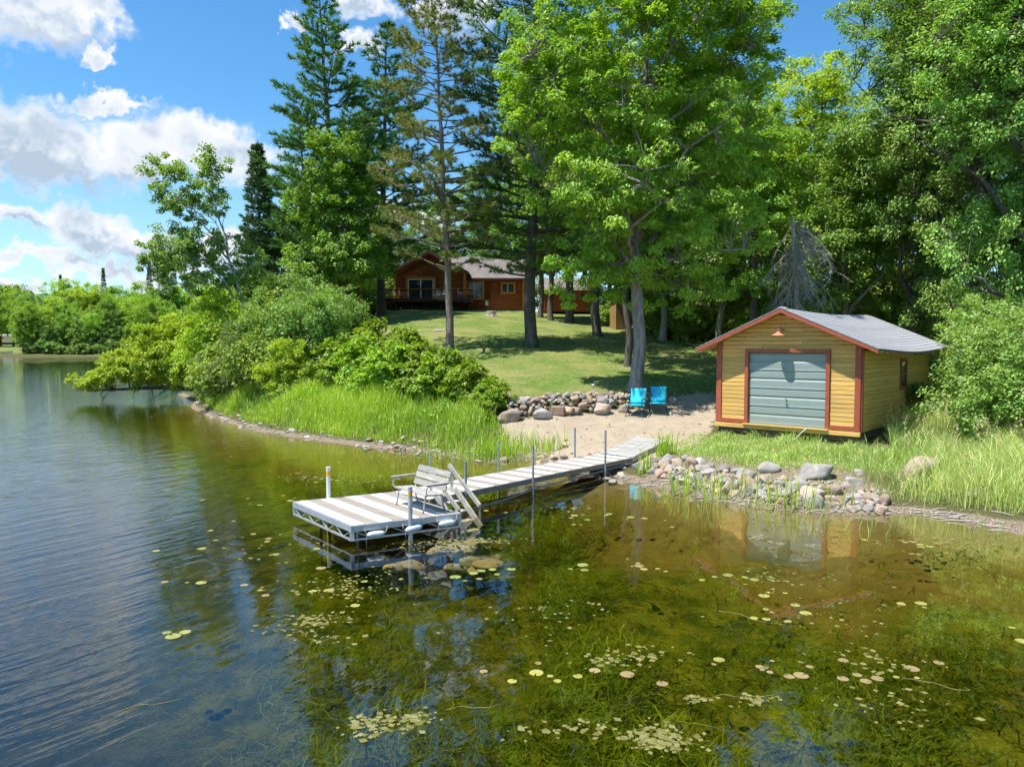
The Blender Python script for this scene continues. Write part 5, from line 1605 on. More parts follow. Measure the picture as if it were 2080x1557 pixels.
for i, (px, d, sc, pr, rz) in enumerate([(820, 92, 1.0, t3, .3), (905, 96, 1.05, t1, 1.2), (985, 90, 1.0, t2, 2.5), (1050, 94, 1.1, t3, 3.5), (1120, 86, 1.05, t1, 5), (1190, 88, 1.15, t2, 1), (1250, 84, 1.1, t3, .5), (1310, 74, 1.15, t1, 4),
                                         (1345, 62, 1.05, t2, 3), (1240, 66, 1.0, t3, 2.4), (1390, 56, 1.0, t3, 5.2), (1420, 66, 1.15, t2, .7), (1470, 57, 1.1, t1, 2.1), (1520, 66, .95, t2, 3.9), (1590, 56, .95, t3, .9), (1760, 52, .95, t3, 2.2), (1690, 60, .85, t1, 4.1), (760, 88, .9, t1, 2.9), (700, 84, .85, t3, 5.5), (650, 80, .8, t2, .2), (590, 76, .75, t3, 1.9)]):
    again(pr, 'broadleaf tree in the dark wood ' + ('left of and behind the pines' if px < 800 else 'behind the cabin roof' if px < 1060 else 'behind the red shed' if px < 1300 else 'right of the lawn'), px, d, sc, GB, rz)
# understory that closes the wood below the crowns
us = broadleaf(41, 4.5, .06, [(0, 0, 2.4, 1.9, 1.7, 1.9), (.8, .3, 1.3, 1.5, 1.4, 1.1), (-.9, 0, 1.4, 1.5, 1.4, 1.1)], 75, 75, .20, .6, .7, (.1, 0), .1, 8, trunk_top=.8)
GU = 'saplings under the trees at the wood edge'
x, y = px_at(1370, 50)
u1 = make_tree('sapling', 'leafy sapling in the shade at the lawn corner of the wood', 'sapling', us, 'bark_dark', 'herb', gz(x, y), 0, 1.0, GU)
rs = random.Random(77)
for px, d, sc in [(1330, 52, .9), (1345, 48, .7), (1400, 47, .95), (1435, 48, 1.1), (1470, 47, 1.2), (1500, 45, 1.25), (1540, 44, 1.2), (1580, 43, 1.2), (1420, 55, 1.3), (1480, 55, 1.4), (1550, 52, 1.5), (1620, 44, 1.2), (1660, 42, 1.3), (1710, 44, 1.4), (1760, 42, 1.4), (1820, 40, 1.4), (1240, 60, .9), (1290, 62, 1.2), (1228, 55, .55), (1060, 84, 1.4), (760, 74, 1.2), (720, 70, 1.3), (680, 72, 1.3), (640, 66, 1.2)]:
    again(u1, 'leafy sapling in the shade ' + ('under the pines left of the cabin' if px < 800 else 'around the red shed' if px < 1300 else 'at the lawn corner of the wood' if px < 1480 else 'behind the boathouse gable' if px < 1640 else 'behind the boathouse roof below the ash trees'), px, d, sc, GU, rs.uniform(0, 6))

# ================================================================ big trees right of the boathouse
ash1 = broadleaf(51, 23, .36, [(0, 0, 17.5, 4.6, 4.2, 5.5), (-2.4, -.6, 12, 3.4, 3.2, 3.4), (2.6, 0, 12.5, 3.2, 3, 3.6), (-1, -1.2, 7.6, 3.2, 2.8, 2.6), (1.6, -.8, 6.0, 2.8, 2.6, 2.2), (0, -1, 3.6, 2.6, 2.2, 1.6)], 780, 105, .145, .54, .75, (.3, 0), .2, 22, .5, .4, 7)
ash2 = broadleaf(52, 24, .38, [(0, 0, 18, 4.4, 4.2, 5.5), (-2.6, 0, 13, 3.2, 3, 3.4), (2.2, -.6, 12, 3.4, 3, 3.6), (.8, -1, 8, 3.2, 2.8, 2.8), (-1.8, -.8, 6.6, 2.8, 2.6, 2.2), (0, -.6, 4.0, 2.6, 2.2, 1.6)], 780, 105, .145, .54, .75, (-.3, 0), .2, 22, .5, .4, 7)
GA = 'tall ash trees right of the boathouse'
a1 = first('ash_tree', 'tall grey green ash left of the others, above the boathouse roof', ash1, 'bark_dark', 'ash', 1860, 37, 1.0, GA, .4)
a2 = first('ash_tree', 'tall grey green ash filling the upper right corner, nearest one', ash2, 'bark_dark', 'ash', 1985, 32, .98, GA, 2.0)
again(a1, 'tall ash at the right edge behind the pale shrub', 2110, 29, .98, GA, 3.1)
again(a2, 'ash set back between the two nearest ash trees', 1920, 43, 1.05, GA, 4.4)
again(a1, 'ash set back at the far right of the wood', 2120, 40, 1.05, GA, 5.2)
lm = first('maple_tree', 'yellow green maple rising behind the boathouse between big maple and ash', broadleaf(53, 21.5, .3, [(0, 0, 17, 3.4, 3.2, 3.8), (-1.8, 0, 12.5, 2.8, 2.6, 3), (1.8, 0, 12, 2.8, 2.6, 3), (0, -.6, 8, 3, 2.6, 2.6)], 230, 110, .23, .8, .6, (.2, 0), .3, 16), 'bark_dark', 'lime', 1655, 47, .88, None)
again(t2, 'dark broadleaf tree left behind the dead spruce', 1530, 40, .72, 'forest edge trees right of the lawn', 1.7)
again(t3, 'dark broadleaf tree right behind the dead spruce', 1720, 38, .82, 'forest edge trees right of the lawn', 3.3)
again(t3, 'low dark tree at the lawn corner behind the boathouse gable', 1460, 43, .8, 'forest edge trees right of the lawn', 4.6)
# pale shrub next to the boathouse
sh1 = broadleaf(61, 4.6, .07, [(0, 0, 2.6, 2.0, 1.7, 1.9), (.9, .4, 1.6, 1.9, 1.6, 1.4), (-1.0, 0, 1.5, 1.5, 1.3, 1.2), (0, -.5, .9, 1.7, 1.3, .9)], 300, 66, .115, .34, .75, (.1, 0), .08, 12, .5, .3, 5, trunk_top=.75)
GS = 'pale shrubs right of the boathouse'
p_ = px_at(2045, 21.5)
s1 = make_tree('shrub', 'pale green shrub crowding the right wall of the boathouse', 'shrub', sh1, 'bark_dark', 'dogwood', gz(*p_), 0, .95, GS, 'foliage', 'stems')
for px, d, sc, rz, lab in [(2120, 19.5, .8, 2, 'pale green shrub at the right picture edge above the tall grass'), (1990, 27.5, 1.0, 4, 'pale green shrub under the rear eave of the boathouse'), (2150, 24, 1.0, 1, 'pale green shrub half hidden behind the one at the right edge')]:
    again(s1, lab, px, d, sc, GS, rz)
p_ = px_at(1858, 25.0)
x0_, y0_ = 8.74 + FX.x * 2.75 + FY.x * 5.2, 23.55 + FX.y * 2.75 + FY.y * 5.2
make_tree('climbing_vine', 'dark leafy vine growing under the side window of the boathouse', 'vine', broadleaf(62, 1.7, .03, [(0, 0, .9, .4, .7, .8), (0, 1.2, .8, .4, .7, .7)], 40, 90, .11, .3, .8, (0, 0), .1, 5, trunk_top=.7), 'bark_dark', 'dark', gz(x0_, y0_), math.atan2(-.67, .742), 1.0, None, 'foliage', 'stems')

# ================================================================ left bank thicket
th1 = broadleaf(71, 5.6, .08, [(0, 0, 3.4, 2.1, 2.0, 2.2), (-1.2, 0, 2.0, 1.9, 1.7, 1.6), (1.2, 0, 1.9, 1.9, 1.7, 1.6), (0, -.6, 1.0, 2.0, 1.5, 1.0)], 350, 70, .135, .42, .75, (-.3, 0), .08, 12, .5, .3, 5, trunk_top=.78)
GT = 'thicket of bushes on the left bank'
def bush(px, d, sc, leaf, label, rz, root=None):
    x, y = px_at(px, d)
    r = copy_thing(root, (x, y, H1(x, y) - .1), rz, sc, label, GT)
    return r
x, y = px_at(640, 38)
k1 = make_tree('willow_bush', 'grey green willow bush, largest above the reeds of the left bank', 'bush', th1, 'bark_dark', 'willow', gz(x, y), 0, 1.0, GT, 'foliage', 'stems')
th2 = broadleaf(72, 5.6, .08, [(0, 0, 3.6, 1.9, 1.9, 2.0), (-1.2, .3, 2.2, 1.8, 1.7, 1.6), (1.2, 0, 2.2, 1.8, 1.7, 1.6), (0, -.6, 1.1, 1.9, 1.5, 1.0)], 340, 70, .135, .42, .7, (.3, 0), .08, 12, .5, .3, 5, trunk_top=.78)
x, y = px_at(470, 46)
k2 = make_tree('lakeside_bush', 'yellow green bush left of the leaning aspen trunk', 'bush', th2, 'bark_dark', 'lime', gz(x, y), 0, 1.15, GT, 'foliage', 'stems')
bush(560, 41, 1.0, 0, 'grey green willow bush just below the leaning aspen trunk', 2.1, k1)
bush(690, 41, .85, 0, 'grey green willow bush at the right end towards the lawn', 3.6, k1)
bush(560, 50, 1.35, 0, 'tall willow bush behind the aspen trunk', 5.0, k1)
bush(640, 50, .95, 0, 'tall willow bush below the young oak', 1.0, k1)
bush(420, 49, .95, 0, 'yellow green bush nearest the fallen tree', 2.8, k2)
bush(520, 43, .8, 0, 'yellow green bush between two willow bushes above the reeds', 4.2, k2)
bush(470, 54, 1.35, 0, 'tall yellow green bush at the back of the thicket', .7, k2)
x, y = px_at(640, 34.5)
th3 = broadleaf(73, 2.6, .04, [(0, 0, 1.2, 1.3, 1.2, 1.0), (-.9, 0, .8, 1.1, 1, .8), (.9, .2, .7, 1.1, 1, .7), (.3, 0, 2.0, .5, .5, .5), (-.7, .2, 1.7, .4, .4, .45)], 150, 52, .17, .32, .5, (0, 0), .08, 8, .5, .3, 4, trunk_top=.75)
GM = 'bright green sumac shrubs beside the lawn'
sm = None
for i, (px, d, sc, lab) in enumerate([(800, 31.5, 1.0, 'bright green sumac shrub in the middle above the reeds'), (735, 34, 1.1, 'bright green sumac shrub under the willow bush'), (770, 37, 1.15, 'bright green sumac shrub highest up the slope beside the lawn'), (850, 31, .95, 'bright green sumac shrub left of the dry lawn edge'), (905, 30, .85, 'bright green sumac shrub third from the stone wall'), (955, 28.6, .75, 'bright green sumac shrub second from the stone wall'), (1000, 27.6, .55, 'small sumac shrub touching the left end of the stone wall'), (830, 34.5, 1.0, 'bright green sumac shrub behind the middle one against the lawn'), (700, 36.5, 1.0, 'bright green sumac shrub half hidden by the willow bush')]):
    x, y = px_at(px, d)
    if sm is None:
        sm = make_tree('sumac_shrub', lab, 'shrub', th3, 'bark_dark', 'sumac', gz(x, y), 0, sc, GM, 'foliage', 'stems')
    else:
        copy_thing(sm, gz(x, y), i * 1.7, sc, lab, GM)
for i, (px, d, sc, root, lab) in enumerate([(600, 36.5, .75, k2, 'low lime green bush in front of the biggest willow bush'), (660, 44, .75, k2, 'lime green bush showing above the willow bushes near the oak'), (500, 40.5, .7, k1, 'low grey green bush at the front left of the thicket'), (445, 44.5, .8, k1, 'grey green bush beside the root of the fallen tree'),
                                         (610, 43, 1.2, u1, 'slender green sapling sticking up in the middle of the thicket'), (540, 38.5, 1.0, u1, 'green sapling in front of the aspen trunk'), (580, 46, 1.5, u1, 'tall green sapling behind the aspen trunk'), (480, 42, 1.1, u1, 'green sapling at the left front of the thicket')]):
    x, y = px_at(px, d)
    copy_thing(root, (x, y, H1(x, y) - .1), i * 1.9, (sc, sc, sc * (1.0 + .25 * ((i * 7) % 3 - 1))), lab, GT)
# fallen tree lying out over the water
def fallen_tree():
    d0 = 50.0
    s = d0 / F
    root = P(425, 800, d0)
    rs = random.Random(8); rng = np.random.default_rng(8)
    base = Vector((root.x, root.y, H1(root.x, root.y) + .25))
    r = thing('fallen_tree', 'leafy yellow green tree fallen out over the water from the left point', 'tree', tuple(base))
    wood = MB()
    ends = [(150, 785), (200, 740), (250, 690), (300, 655), (330, 640), (380, 690), (240, 800), (330, 810)]
    tr = [Vector((0.6, 0, -.1)), Vector((-1.6, -.2, .15)), Vector((-3.6, -.6, .2)), Vector((-5.6, -.8, .1)), Vector((-7.8, -1.0, .0))]
    wood.tube(tr, [.2, .17, .13, .09, .04], 8)
    for i in range(9):
        a = tr[1].lerp(tr[4], i / 9)
        e = a + Vector((rs.uniform(-1.8, .2), rs.uniform(-1.2, 1.2), rs.uniform(.6, 3.8 * (1 - i / 12))))
        wood.tube(wiggle(rs, a, e, 3, .1, .1), [.06, .045, .03, .015], 5, False)
    for i in range(6):                                     # branches that dip into the water
        a = tr[1].lerp(tr[4], i / 6)
        e = a + Vector((rs.uniform(-1.4, .6), rs.uniform(-1.5, -.3), rs.uniform(-1.2, -.7)))
        wood.tube(wiggle(rs, a, e, 3, .15, .05), [.04, .03, .02, .01], 5, False)
    part('trunk', wood, M['bark_dark'], r, smooth=True)
    bl_ = [(-7.2, -1, .7, 1.6, 1.2, .7), (-5.6, -.6, 1.6, 1.7, 1.5, 1.2), (-3.8, -.3, 2.6, 2.0, 1.8, 1.9), (-1.8, 0, 2.8, 2.0, 1.8, 2.0), (-.2, 0, 2.0, 1.6, 1.6, 1.8), (-4.2, -1, 1.0, 2.0, 1.2, .9), (-1.5, -.8, 1.2, 1.8, 1.4, 1.1), (-2.6, .8, 4.0, 1.4, 1.4, 1.4)]
    _, V, Fq, va = broadleaf(81, 5, .05, bl_, 440, 66, .175, .42, .7, (0, 0), .1, 4, .5, twig=False)
    link('crown', np_mesh('crown', V, [(Fq, 0)], [L['lime']], {'var': va}), None, r)
fallen_tree()

# dead spruce with drooping bare boughs behind the boathouse
def dead_spruce():
    d = 33.0
    x, y = px_at(1610, d)
    z = H1(x, y)
    Ht = P(1603, 445, d).z - z
    rs = random.Random(4)
    r = thing('dead_spruce', 'dead grey spruce with broken top and drooping bare boughs behind the boathouse', 'tree', (x, y, z))
    part('trunk', MB().tube([(.25, 0, -.3), (.2, 0, Ht * .3), (.05, 0, Ht * .7), (-.12, 0, Ht)], [.17, .15, .12, .085], 8), M['dead'], r, smooth=True)
    mb = MB()
    for i in range(64):
        zz = Ht * (.34 + .65 * (i / 64) ** .8)
        a = rs.uniform(0, 6.3)
        R = rs.uniform(.7, 1.9) * (1.2 - .35 * zz / Ht)
        o = Vector((.1, 0, zz))
        pts = [o + Vector((math.cos(a) * R * t, math.sin(a) * R * t, -R * (.12 * t + .85 * t * t))) for t in (0, .3, .6, .85, 1)]
        mb.tube(pts, [.034, .027, .020, .014, .007], 4, False)
        for j in range(6):
            t = rs.uniform(.2, 1)
            k = min(int(t * 4), 3)
            p = pts[k].lerp(pts[k + 1], t * 4 - k)
            Lg = rs.uniform(.3, .95)
            e = p + Vector((rs.gauss(0, .22), rs.gauss(0, .22), -Lg))
            mid = p.lerp(e, .5) + Vector((rs.gauss(0, .07), rs.gauss(0, .07), .05))
            mb.tube([p, mid, e], [.013, .010, .005], 3, False)
            for q in range(2):
                e2 = mid + Vector((rs.gauss(0, .13), rs.gauss(0, .13), -rs.uniform(.1, .35)))
                mb.tube([mid, e2], [.010, .004], 3, False)
    part('boughs', mb, M['dead'], r)
dead_spruce()

# ================================================================ far shore wood
def far_wood():
    rs = random.Random(15)
    kinds = []
    specs = [('maple', 'broad green tree', 91, 17, [(0, 0, 10.5, 4.6, 4.6, 5.6), (-2.5, 0, 6.5, 3.4, 3.2, 4), (2.6, 0, 6.8, 3.4, 3.2, 4)]),
             ('ash', 'grey green tree', 92, 15, [(0, 0, 9, 4.6, 4.4, 5.5), (1.8, 0, 5, 4, 3.8, 4.2), (-1.8, 0, 5, 4, 3.8, 4.2)]),
             ('lime', 'yellow green tree', 93, 18, [(0, 0, 11, 4.2, 4.2, 6.2), (-2, 0, 7, 3.2, 3, 4.4), (2, 0, 6.6, 3.4, 3, 4.2)]),
             ('dark', 'dark green tree', 94, 20, [(0, 0, 13, 3.8, 3.8, 6.5), (0, 0, 7, 4.2, 4, 4.6)])]
    g = 'wood along the far shore'
    spots = []
    for row, (yy, n, zs) in enumerate([(232, 30, .85), (240, 32, 1.02), (250, 32, 1.15), (264, 34, 1.28)]):
        for i in range(n):
            px = -60 + (620 + 60) * (i + rs.random() * .8) / n
            if row < 3 and px < 42 and row < 2: continue
            if row == 2 and px < 25: continue
            spots.append((px, yy + rs.uniform(-3, 3), zs * rs.uniform(.78, 1.18)))
    roots = {}
    for i, (px, d, sc) in enumerate(spots):
        k = rs.choice([0, 0, 1, 1, 2, 3])
        leaf, nm, seed, H, blobs = specs[k]
        x, y = px_at(px, d)
        lab = nm + (' in the front rows of the wood along the far shore' if d < 246 else ' rising at the back of the wood along the far shore')
        if k not in roots:
            roots[k] = make_tree('far_tree', lab, 'tree', broadleaf(seed, H, .25, blobs, 200, 62, .38, .95, .8, (0, 0), .3, 8, .4, twig=False), 'bark_dark', leaf, gz(x, y), rs.uniform(0, 6), sc, g)
        else:
            copy_thing(roots[k], gz(x, y), rs.uniform(0, 6), sc, lab, g)
    sp = pine(95, 25, .12, 2, 3.0, .8, 7, 8, .32, .14, -.03, -.1, 1.1, (0, 0), .6, .12, 0, False, .7)
    r0 = None
    for px, d, sc in [(215, 275, 1.10), (308, 275, 1.2), (357, 277, 1.28), (397, 275, 1.12), (128, 275, 1.0)]:
        x, y = px_at(px, d)
        lab = 'pointed dark spruce sticking out of the far shore wood'
        if r0 is None:
            r0 = make_tree('far_spruce', lab, 'tree', sp, 'bark_dark', 'spruce', gz(x, y), 0, sc, 'spruces in the far shore wood')
        else:
            copy_thing(r0, gz(x, y), rs.uniform(0, 6), sc, lab, 'spruces in the far shore wood')
    # low bushes at the far water edge
    bb = broadleaf(96, 3.4, .06, [(0, 0, 1.8, 2.2, 2, 1.7), (1.4, 0, 1.2, 1.6, 1.5, 1.2)], 40, 26, .5, .7, .8, (0, 0), .1, 5, twig=False)
    r0 = None
    for i in range(24):
        px = 48 + 520 * (i + rs.random()) / 24
        x, y = px_at(px, 226.5 + rs.random() * 2)
        if r0 is None:
            r0 = make_tree('far_bush', 'low pale bush at the water edge of the far shore', 'bush', bb, 'bark_dark', 'willow', gz(x, y), 0, 1.2, 'bushes at the far water edge', 'foliage', 'stems')
        else:
            copy_thing(r0, gz(x, y), rs.uniform(0, 6), rs.uniform(.7, 1.7), 'low pale bush at the water edge of the far shore', 'bushes at the far water edge')
far_wood()

# ---------------------------------------------------------------- grasses, reeds, weeds
def blades(rng, base, h, lean, width, var, bend=0.35):
    """curved blades: 5 vertices, a quad and a tip triangle"""
    n = len(base)
    a = rng.uniform(0, 2 * PI, n)
    side = np.stack([np.cos(a), np.sin(a), np.zeros(n)], 1)
    ld = rng.uniform(0, 2 * PI, n)
    ldir = np.stack([np.cos(ld), np.sin(ld), np.zeros(n)], 1) * (lean * rng.uniform(.2, 1.6, n))[:, None]
    hh = h[:, None]
    up = np.array([0, 0, 1.0])
    mid = base + (up * .58 + ldir * .35) * hh
    tip = base + (up * (1 - bend * .3) + ldir * 1.15) * hh
    w = side * (width * rng.uniform(.6, 1.3, n))[:, None] * .5
    V = np.stack([base - w, base + w, mid + w * .8, mid - w * .8, tip], 1).reshape(-1, 3)
    i = np.arange(n)[:, None] * 5
    Q = i + np.array([[0, 1, 2, 3]])
    T = i + np.array([[3, 2, 4]])
    return V, Q, T, np.repeat(np.clip(var, 0, 1), 5)

def grass_object(name, label, cat, rng, x, y, h, lean, width, mat, var=None, z=None):
    zz = HT(x, y) if z is None else z
    base = np.stack([x, y, zz - .02], 1)
    V, Q, T, va = blades(rng, base, h, lean, width, rng.random(len(x)) if var is None else var)
    me = np_mesh(name, V, [(Q, 0), (T, 0)], [L[mat]], {'var': va})
    o = link(name, me)
    o['kind'] = 'stuff'; o['label'] = label; o['category'] = cat
    return o

def clumpy(rng, x, y, s, seed):
    """smooth pseudo noise 0..1"""
    r = np.random.default_rng(seed)
    v = np.zeros(len(x))
    for _ in range(7):
        k = r.normal(0, 1, 2) * s
        v += np.sin(x * k[0] + y * k[1] + r.uniform(0, 6.3))
    return np.clip(v / 7 * 1.6 + .5, 0, 1)

def inpoly(poly, x, y):
    return poly_soft(poly, x, y, 1e-3) > .5

def scatter_poly(rng, poly, n):
    P_ = np.array(poly)
    lo, hi = P_.min(0), P_.max(0)
    xs, ys = [], []
    got = 0
    while got < n:
        x = rng.uniform(lo[0], hi[0], n); y = rng.uniform(lo[1], hi[1], n)
        k = inpoly(poly, x, y)
        xs.append(x[k]); ys.append(y[k]); got += k.sum()
    return np.concatenate(xs)[:n], np.concatenate(ys)[:n]

def grasses():
    rng = np.random.default_rng(42)
    # reeds and tall grass of the left bank
    left = [s for s in shore[3 + 13:3 + 24]]
    inner = [(-24.0, 56), (-17, 46), (-12.5, 39), (-8.5, 34), (-5.0, 31), (-2.2, 28.2), (-.6, 26.3)]
    poly = [(-.1, 25.2)] + [(sx + .25 * 0, sy + .42) for sx, sy in left] + inner
    x, y = scatter_poly(rng, poly, 30000)
    c = clumpy(rng, x, y, 1.4, 1)
    keep = rng.random(len(x)) < .35 + .65 * c
    keep &= HT(x, y) > .03 + .1 * rng.random(len(x))
    x, y, c = x[keep], y[keep], c[keep]
    h = (.45 + .75 * c) * rng.uniform(.6, 1.2, len(x))
    edge = np.clip((HT(x, y) - .05) / .45, .35, 1)
    grass_object('reed_grass', 'bright tall grass and reeds along the left bank', 'grass', rng, x, y, h * edge, .28, .030, 'grass', c * .5 + rng.random(len(x)) * .5)
    k = rng.random(len(x)) < .10
    grass_object('reed_spikes', 'darker upright reeds mixed into the grass of the left bank', 'reeds', rng, x[k], y[k], rng.uniform(.6, 1.35, k.sum()) * edge[k], .16, .022, 'oak')
    k = rng.random(len(x)) < .06
    grass_object('dry_reeds', 'dry straw stems mixed into the grass of the left bank', 'grass', rng, x[k], y[k], rng.uniform(.4, 1.0, k.sum()) * edge[k], .5, .014, 'straw')
    # reeds standing at the water edge near the dock
    pts = []
    for px, py, n, sp in [(1035, 925, 260, .7), (1105, 918, 70, .3), (1000, 930, 160, .5), (930, 932, 80, .6), (1352, 925, 90, .16), (1310, 962, 40, .12), (1480, 1010, 60, .4), (1390, 1000, 50, .3), (880, 925, 60, .6), (1640, 1030, 60, .4), (1560, 1030, 40, .4)]:
        p = G(px, py, 12, 40)
        if p.z < .02: p = PZ(px, py, .02)
        pts.append(np.stack([rng.normal(p.x, sp, n), rng.normal(p.y, sp * .6, n)], 1))
    q = np.concatenate(pts)
    grass_object('reed_clumps', 'green reed clumps at the water edge beside the dock', 'reeds', rng, q[:, 0], q[:, 1], rng.uniform(.35, .95, len(q)), .22, .026, 'grass', z=np.maximum(HT(q[:, 0], q[:, 1]), -.25))
    # sparse rushes in the shallows
    n = 420
    x = np.concatenate([rng.uniform(4, 11, n), rng.uniform(-9, -1, n // 2)]); y = np.concatenate([rng.uniform(14.2, 17.8, n), rng.uniform(22, 27, n // 2)])
    zz = HT(x, y)
    k = (zz < 0) & (zz > -.45) & (clumpy(rng, x, y, 1.2, 5) > .55)
    x, y, zz = x[k], y[k], zz[k]
    grass_object('rushes', 'thin rushes standing in the shallow water', 'rushes', rng, x, y, -zz + rng.uniform(.15, .55, len(x)), .18, .014, 'meadow', z=zz)
    # meadow right of the boathouse
    poly = [(4.6, 22.4), (6.0, 22.6), (8.2, 21.9), (10.6, 20.4), (11.6, 22.5), (14.2, 25.6), (22, 24), (22, 15.2)] + [(sx, sy + .35) for sx, sy in shore[3:3 + 9]]
    x, y = scatter_poly(rng, poly, 56000)
    c = clumpy(rng, x, y, 1.3, 2)
    zz = HT(x, y)
    rightness = np.clip((x - 8.2) / 2.6, 0, 1)
    keep = (rng.random(len(x)) < (.30 + .5 * c) * (.35 + .65 * rightness)) & (zz > .14)
    # rocks stay bare
    bank = inpoly([tuple(PZ(px, py, .3))[:2] for px, py in [(1300, 950), (1360, 928), (1440, 935), (1560, 950), (1700, 955), (1770, 975), (1800, 1050), (1560, 1035), (1400, 1005)]], x, y)
    keep &= ~(bank & (rng.random(len(x)) < .5))
    x, y, c, rightness = x[keep], y[keep], c[keep], rightness[keep]
    h = (.20 + rightness * (.34 + .46 * c)) * rng.uniform(.55, 1.25, len(x))
    grass_object('meadow_grass', 'tall pale meadow grass along the shore right of the boathouse', 'grass', rng, x, y, h, .36, .017, 'meadow', c * .45 + rng.random(len(x)) * .55)
    k = rng.random(len(x)) < .10
    grass_object('dry_meadow_stems', 'dry bent straw among the meadow grass', 'grass', rng, x[k], y[k], h[k] * 1.1, .6, .012, 'straw')
    # short grass in front of the boathouse and at the lawn edge
    x, y = scatter_poly(rng, BOAT_POLY, 14000)
    grass_object('short_grass', 'short bright grass in front of the boathouse door', 'grass', rng, x, y, rng.uniform(.06, .18, len(x)) * (.6 + 2.0 * clumpy(rng, x, y, 2.2, 4) ** 2), .5, .020, 'meadow')
    # tufts that fray the lawn
    x, y = scatter_poly(rng, lawn_poly, 70000)
    k = rng.random(len(x)) < np.clip((62 - y) / 34, .05, 1)
    x, y = x[k], y[k]
    grass_object('lawn_blades', 'mown blades of the sunny lawn', 'grass', rng, x, y, rng.uniform(.03, .075, len(x)), .7, .035, 'meadow', rng.random(len(x)) * .8)
    # dry stems with seed heads over the meadow
    n = 240
    x, y = scatter_poly(rng, [(10.8, 20.8), (12, 23.5), (22, 23), (22, 16), (12, 16.5)], n)
    base = np.stack([x, y, HT(x, y)], 1)
    V, Q, T, va = blades(rng, base, rng.uniform(.8, 1.25, n), .12, .014, rng.random(n))
    tips = V.reshape(n, 5, 3)[:, 4]
    k = 16
    tp = np.repeat(tips, k, 0) + rng.normal(0, 1, (n * k, 3)) * np.array([.03, .03, .09])
    V2, F2, v2 = leaves(rng, tp, rng.normal(0, 1, (n * k, 3)) + np.array([0, 0, 1]), rng.normal(0, 1, (n * k, 3)), .05, .4)
    me = np_mesh('seed_stems', np.concatenate([V, V2]), [(Q, 0), (T, 0), (F2 + len(V), 0)], [L['straw']], {'var': np.concatenate([va, v2])})
    o = link('seed_stems', me); o['kind'] = 'stuff'; o['label'] = 'dry seed stems above the meadow grass'; o['category'] = 'grass'
    # forest floor herbs
    px = rng.uniform(0, 1, 5200)
    polyf = [(13.5, 33), (12, 40), (9.5, 47), (8, 53), (14, 62), (30, 60), (32, 36), (20, 29)]
    x, y = scatter_poly(rng, polyf, 5200)
    n = len(x)
    pos = np.stack([x, y, HT(x, y) + rng.uniform(.03, .5, n) * rng.random(n)], 1)
    V, Fq, va = leaves(rng, pos, rng.normal(0, 1, (n, 3)), np.array([0, 0, 1.0]) + rng.normal(0, .4, (n, 3)), .28, .7)
    me = np_mesh('forest_herbs', V, [(Fq, 0)], [L['herb']], {'var': va})
    o = link('forest_herbs', me); o['kind'] = 'stuff'; o['label'] = 'low green herbs on the floor of the wood'; o['category'] = 'herbs'
    # leafy herbs between reeds and bushes
    x, y = scatter_poly(rng, [(-.5, 26.2), (-3, 27.6), (-7, 30.5), (-11, 34.5), (-16, 42), (-15, 46), (-10.5, 46), (-6, 39), (-3.4, 33), (-1.2, 29)], 26000)
    n = len(x)
    c = clumpy(rng, x, y, 1.1, 8)
    pos = np.stack([x, y, HT(x, y) + (.1 + .65 * c) * rng.random(n)], 1)
    V, Fq, va = leaves(rng, pos, rng.normal(0, 1, (n, 3)), np.array([0, 0, 1.0]) + rng.normal(0, .5, (n, 3)), .16, .6, c * .4 + rng.random(n) * .6)
    me = np_mesh('bank_herbs', V, [(Fq, 0)], [L['sumac']], {'var': va})
    o = link('bank_herbs', me); o['kind'] = 'stuff'; o['label'] = 'leafy green herbs filling the slope of the left bank'; o['category'] = 'herbs'
grasses()

def shore_litter():
    rng = np.random.default_rng(5)
    rs = random.Random(6)
    V, Fs = [], []
    mb = MB()
    for k in range(600):
        i = rs.randrange(0, len(shore_px) - 1)
        a, b = shore_px[i], shore_px[i + 1]
        f = rs.random()
        p = PZ(a[0] + (b[0] - a[0]) * f, a[1] + (b[1] - a[1]) * f, 0)
        x, y = p.x + rs.gauss(0, .3), p.y + abs(rs.gauss(0, .35))
        z = H1(x, y)
        if z < -.06 or z > .4: continue
        Lg = rs.choice([.08, .12, .2, .3, .5])
        an = rs.gauss(0, .7)
        e = Vector((math.cos(an) * Lg, math.sin(an) * Lg, rs.uniform(-.01, .04)))
        c = Vector((x, y, z + .015))
        mb.tube([c - e * .5, c + Vector((0, 0, .01)), c + e * .5], [.006, .008, .004] if Lg < .3 else [.012, .014, .006], 4, False)
    o = part('shore_litter', mb, M['dead'])
    o['kind'] = 'stuff'; o['label'] = 'bleached twigs and drift washed up along the shore'; o['category'] = 'twigs'
    # pebbles, twigs and old leaves on the beach sand
    x, y = scatter_poly(rng, beach_poly, 220)
    n = len(x)
    pos = np.stack([x, y, HT(x, y) + .012], 1)
    V, Fq, va = leaves(rng, pos, np.stack([rng.normal(0, 1, n), rng.normal(0, 1, n), np.zeros(n)], 1), np.tile([0, 0, 1.0], (n, 1)) + rng.normal(0, .25, (n, 3)), .06 * rng.uniform(.5, 1.8, n), .6)
    me = np_mesh('beach_litter', V, [(Fq, 0)], [leaf_mat('old_leaf', (.10, .06, .03), (.30, .22, .13), .1, 0)], {'var': va})
    o = link('beach_litter', me); o['kind'] = 'stuff'; o['label'] = 'old leaves and bits of bark on the beach sand'; o['category'] = 'litter'
shore_litter()

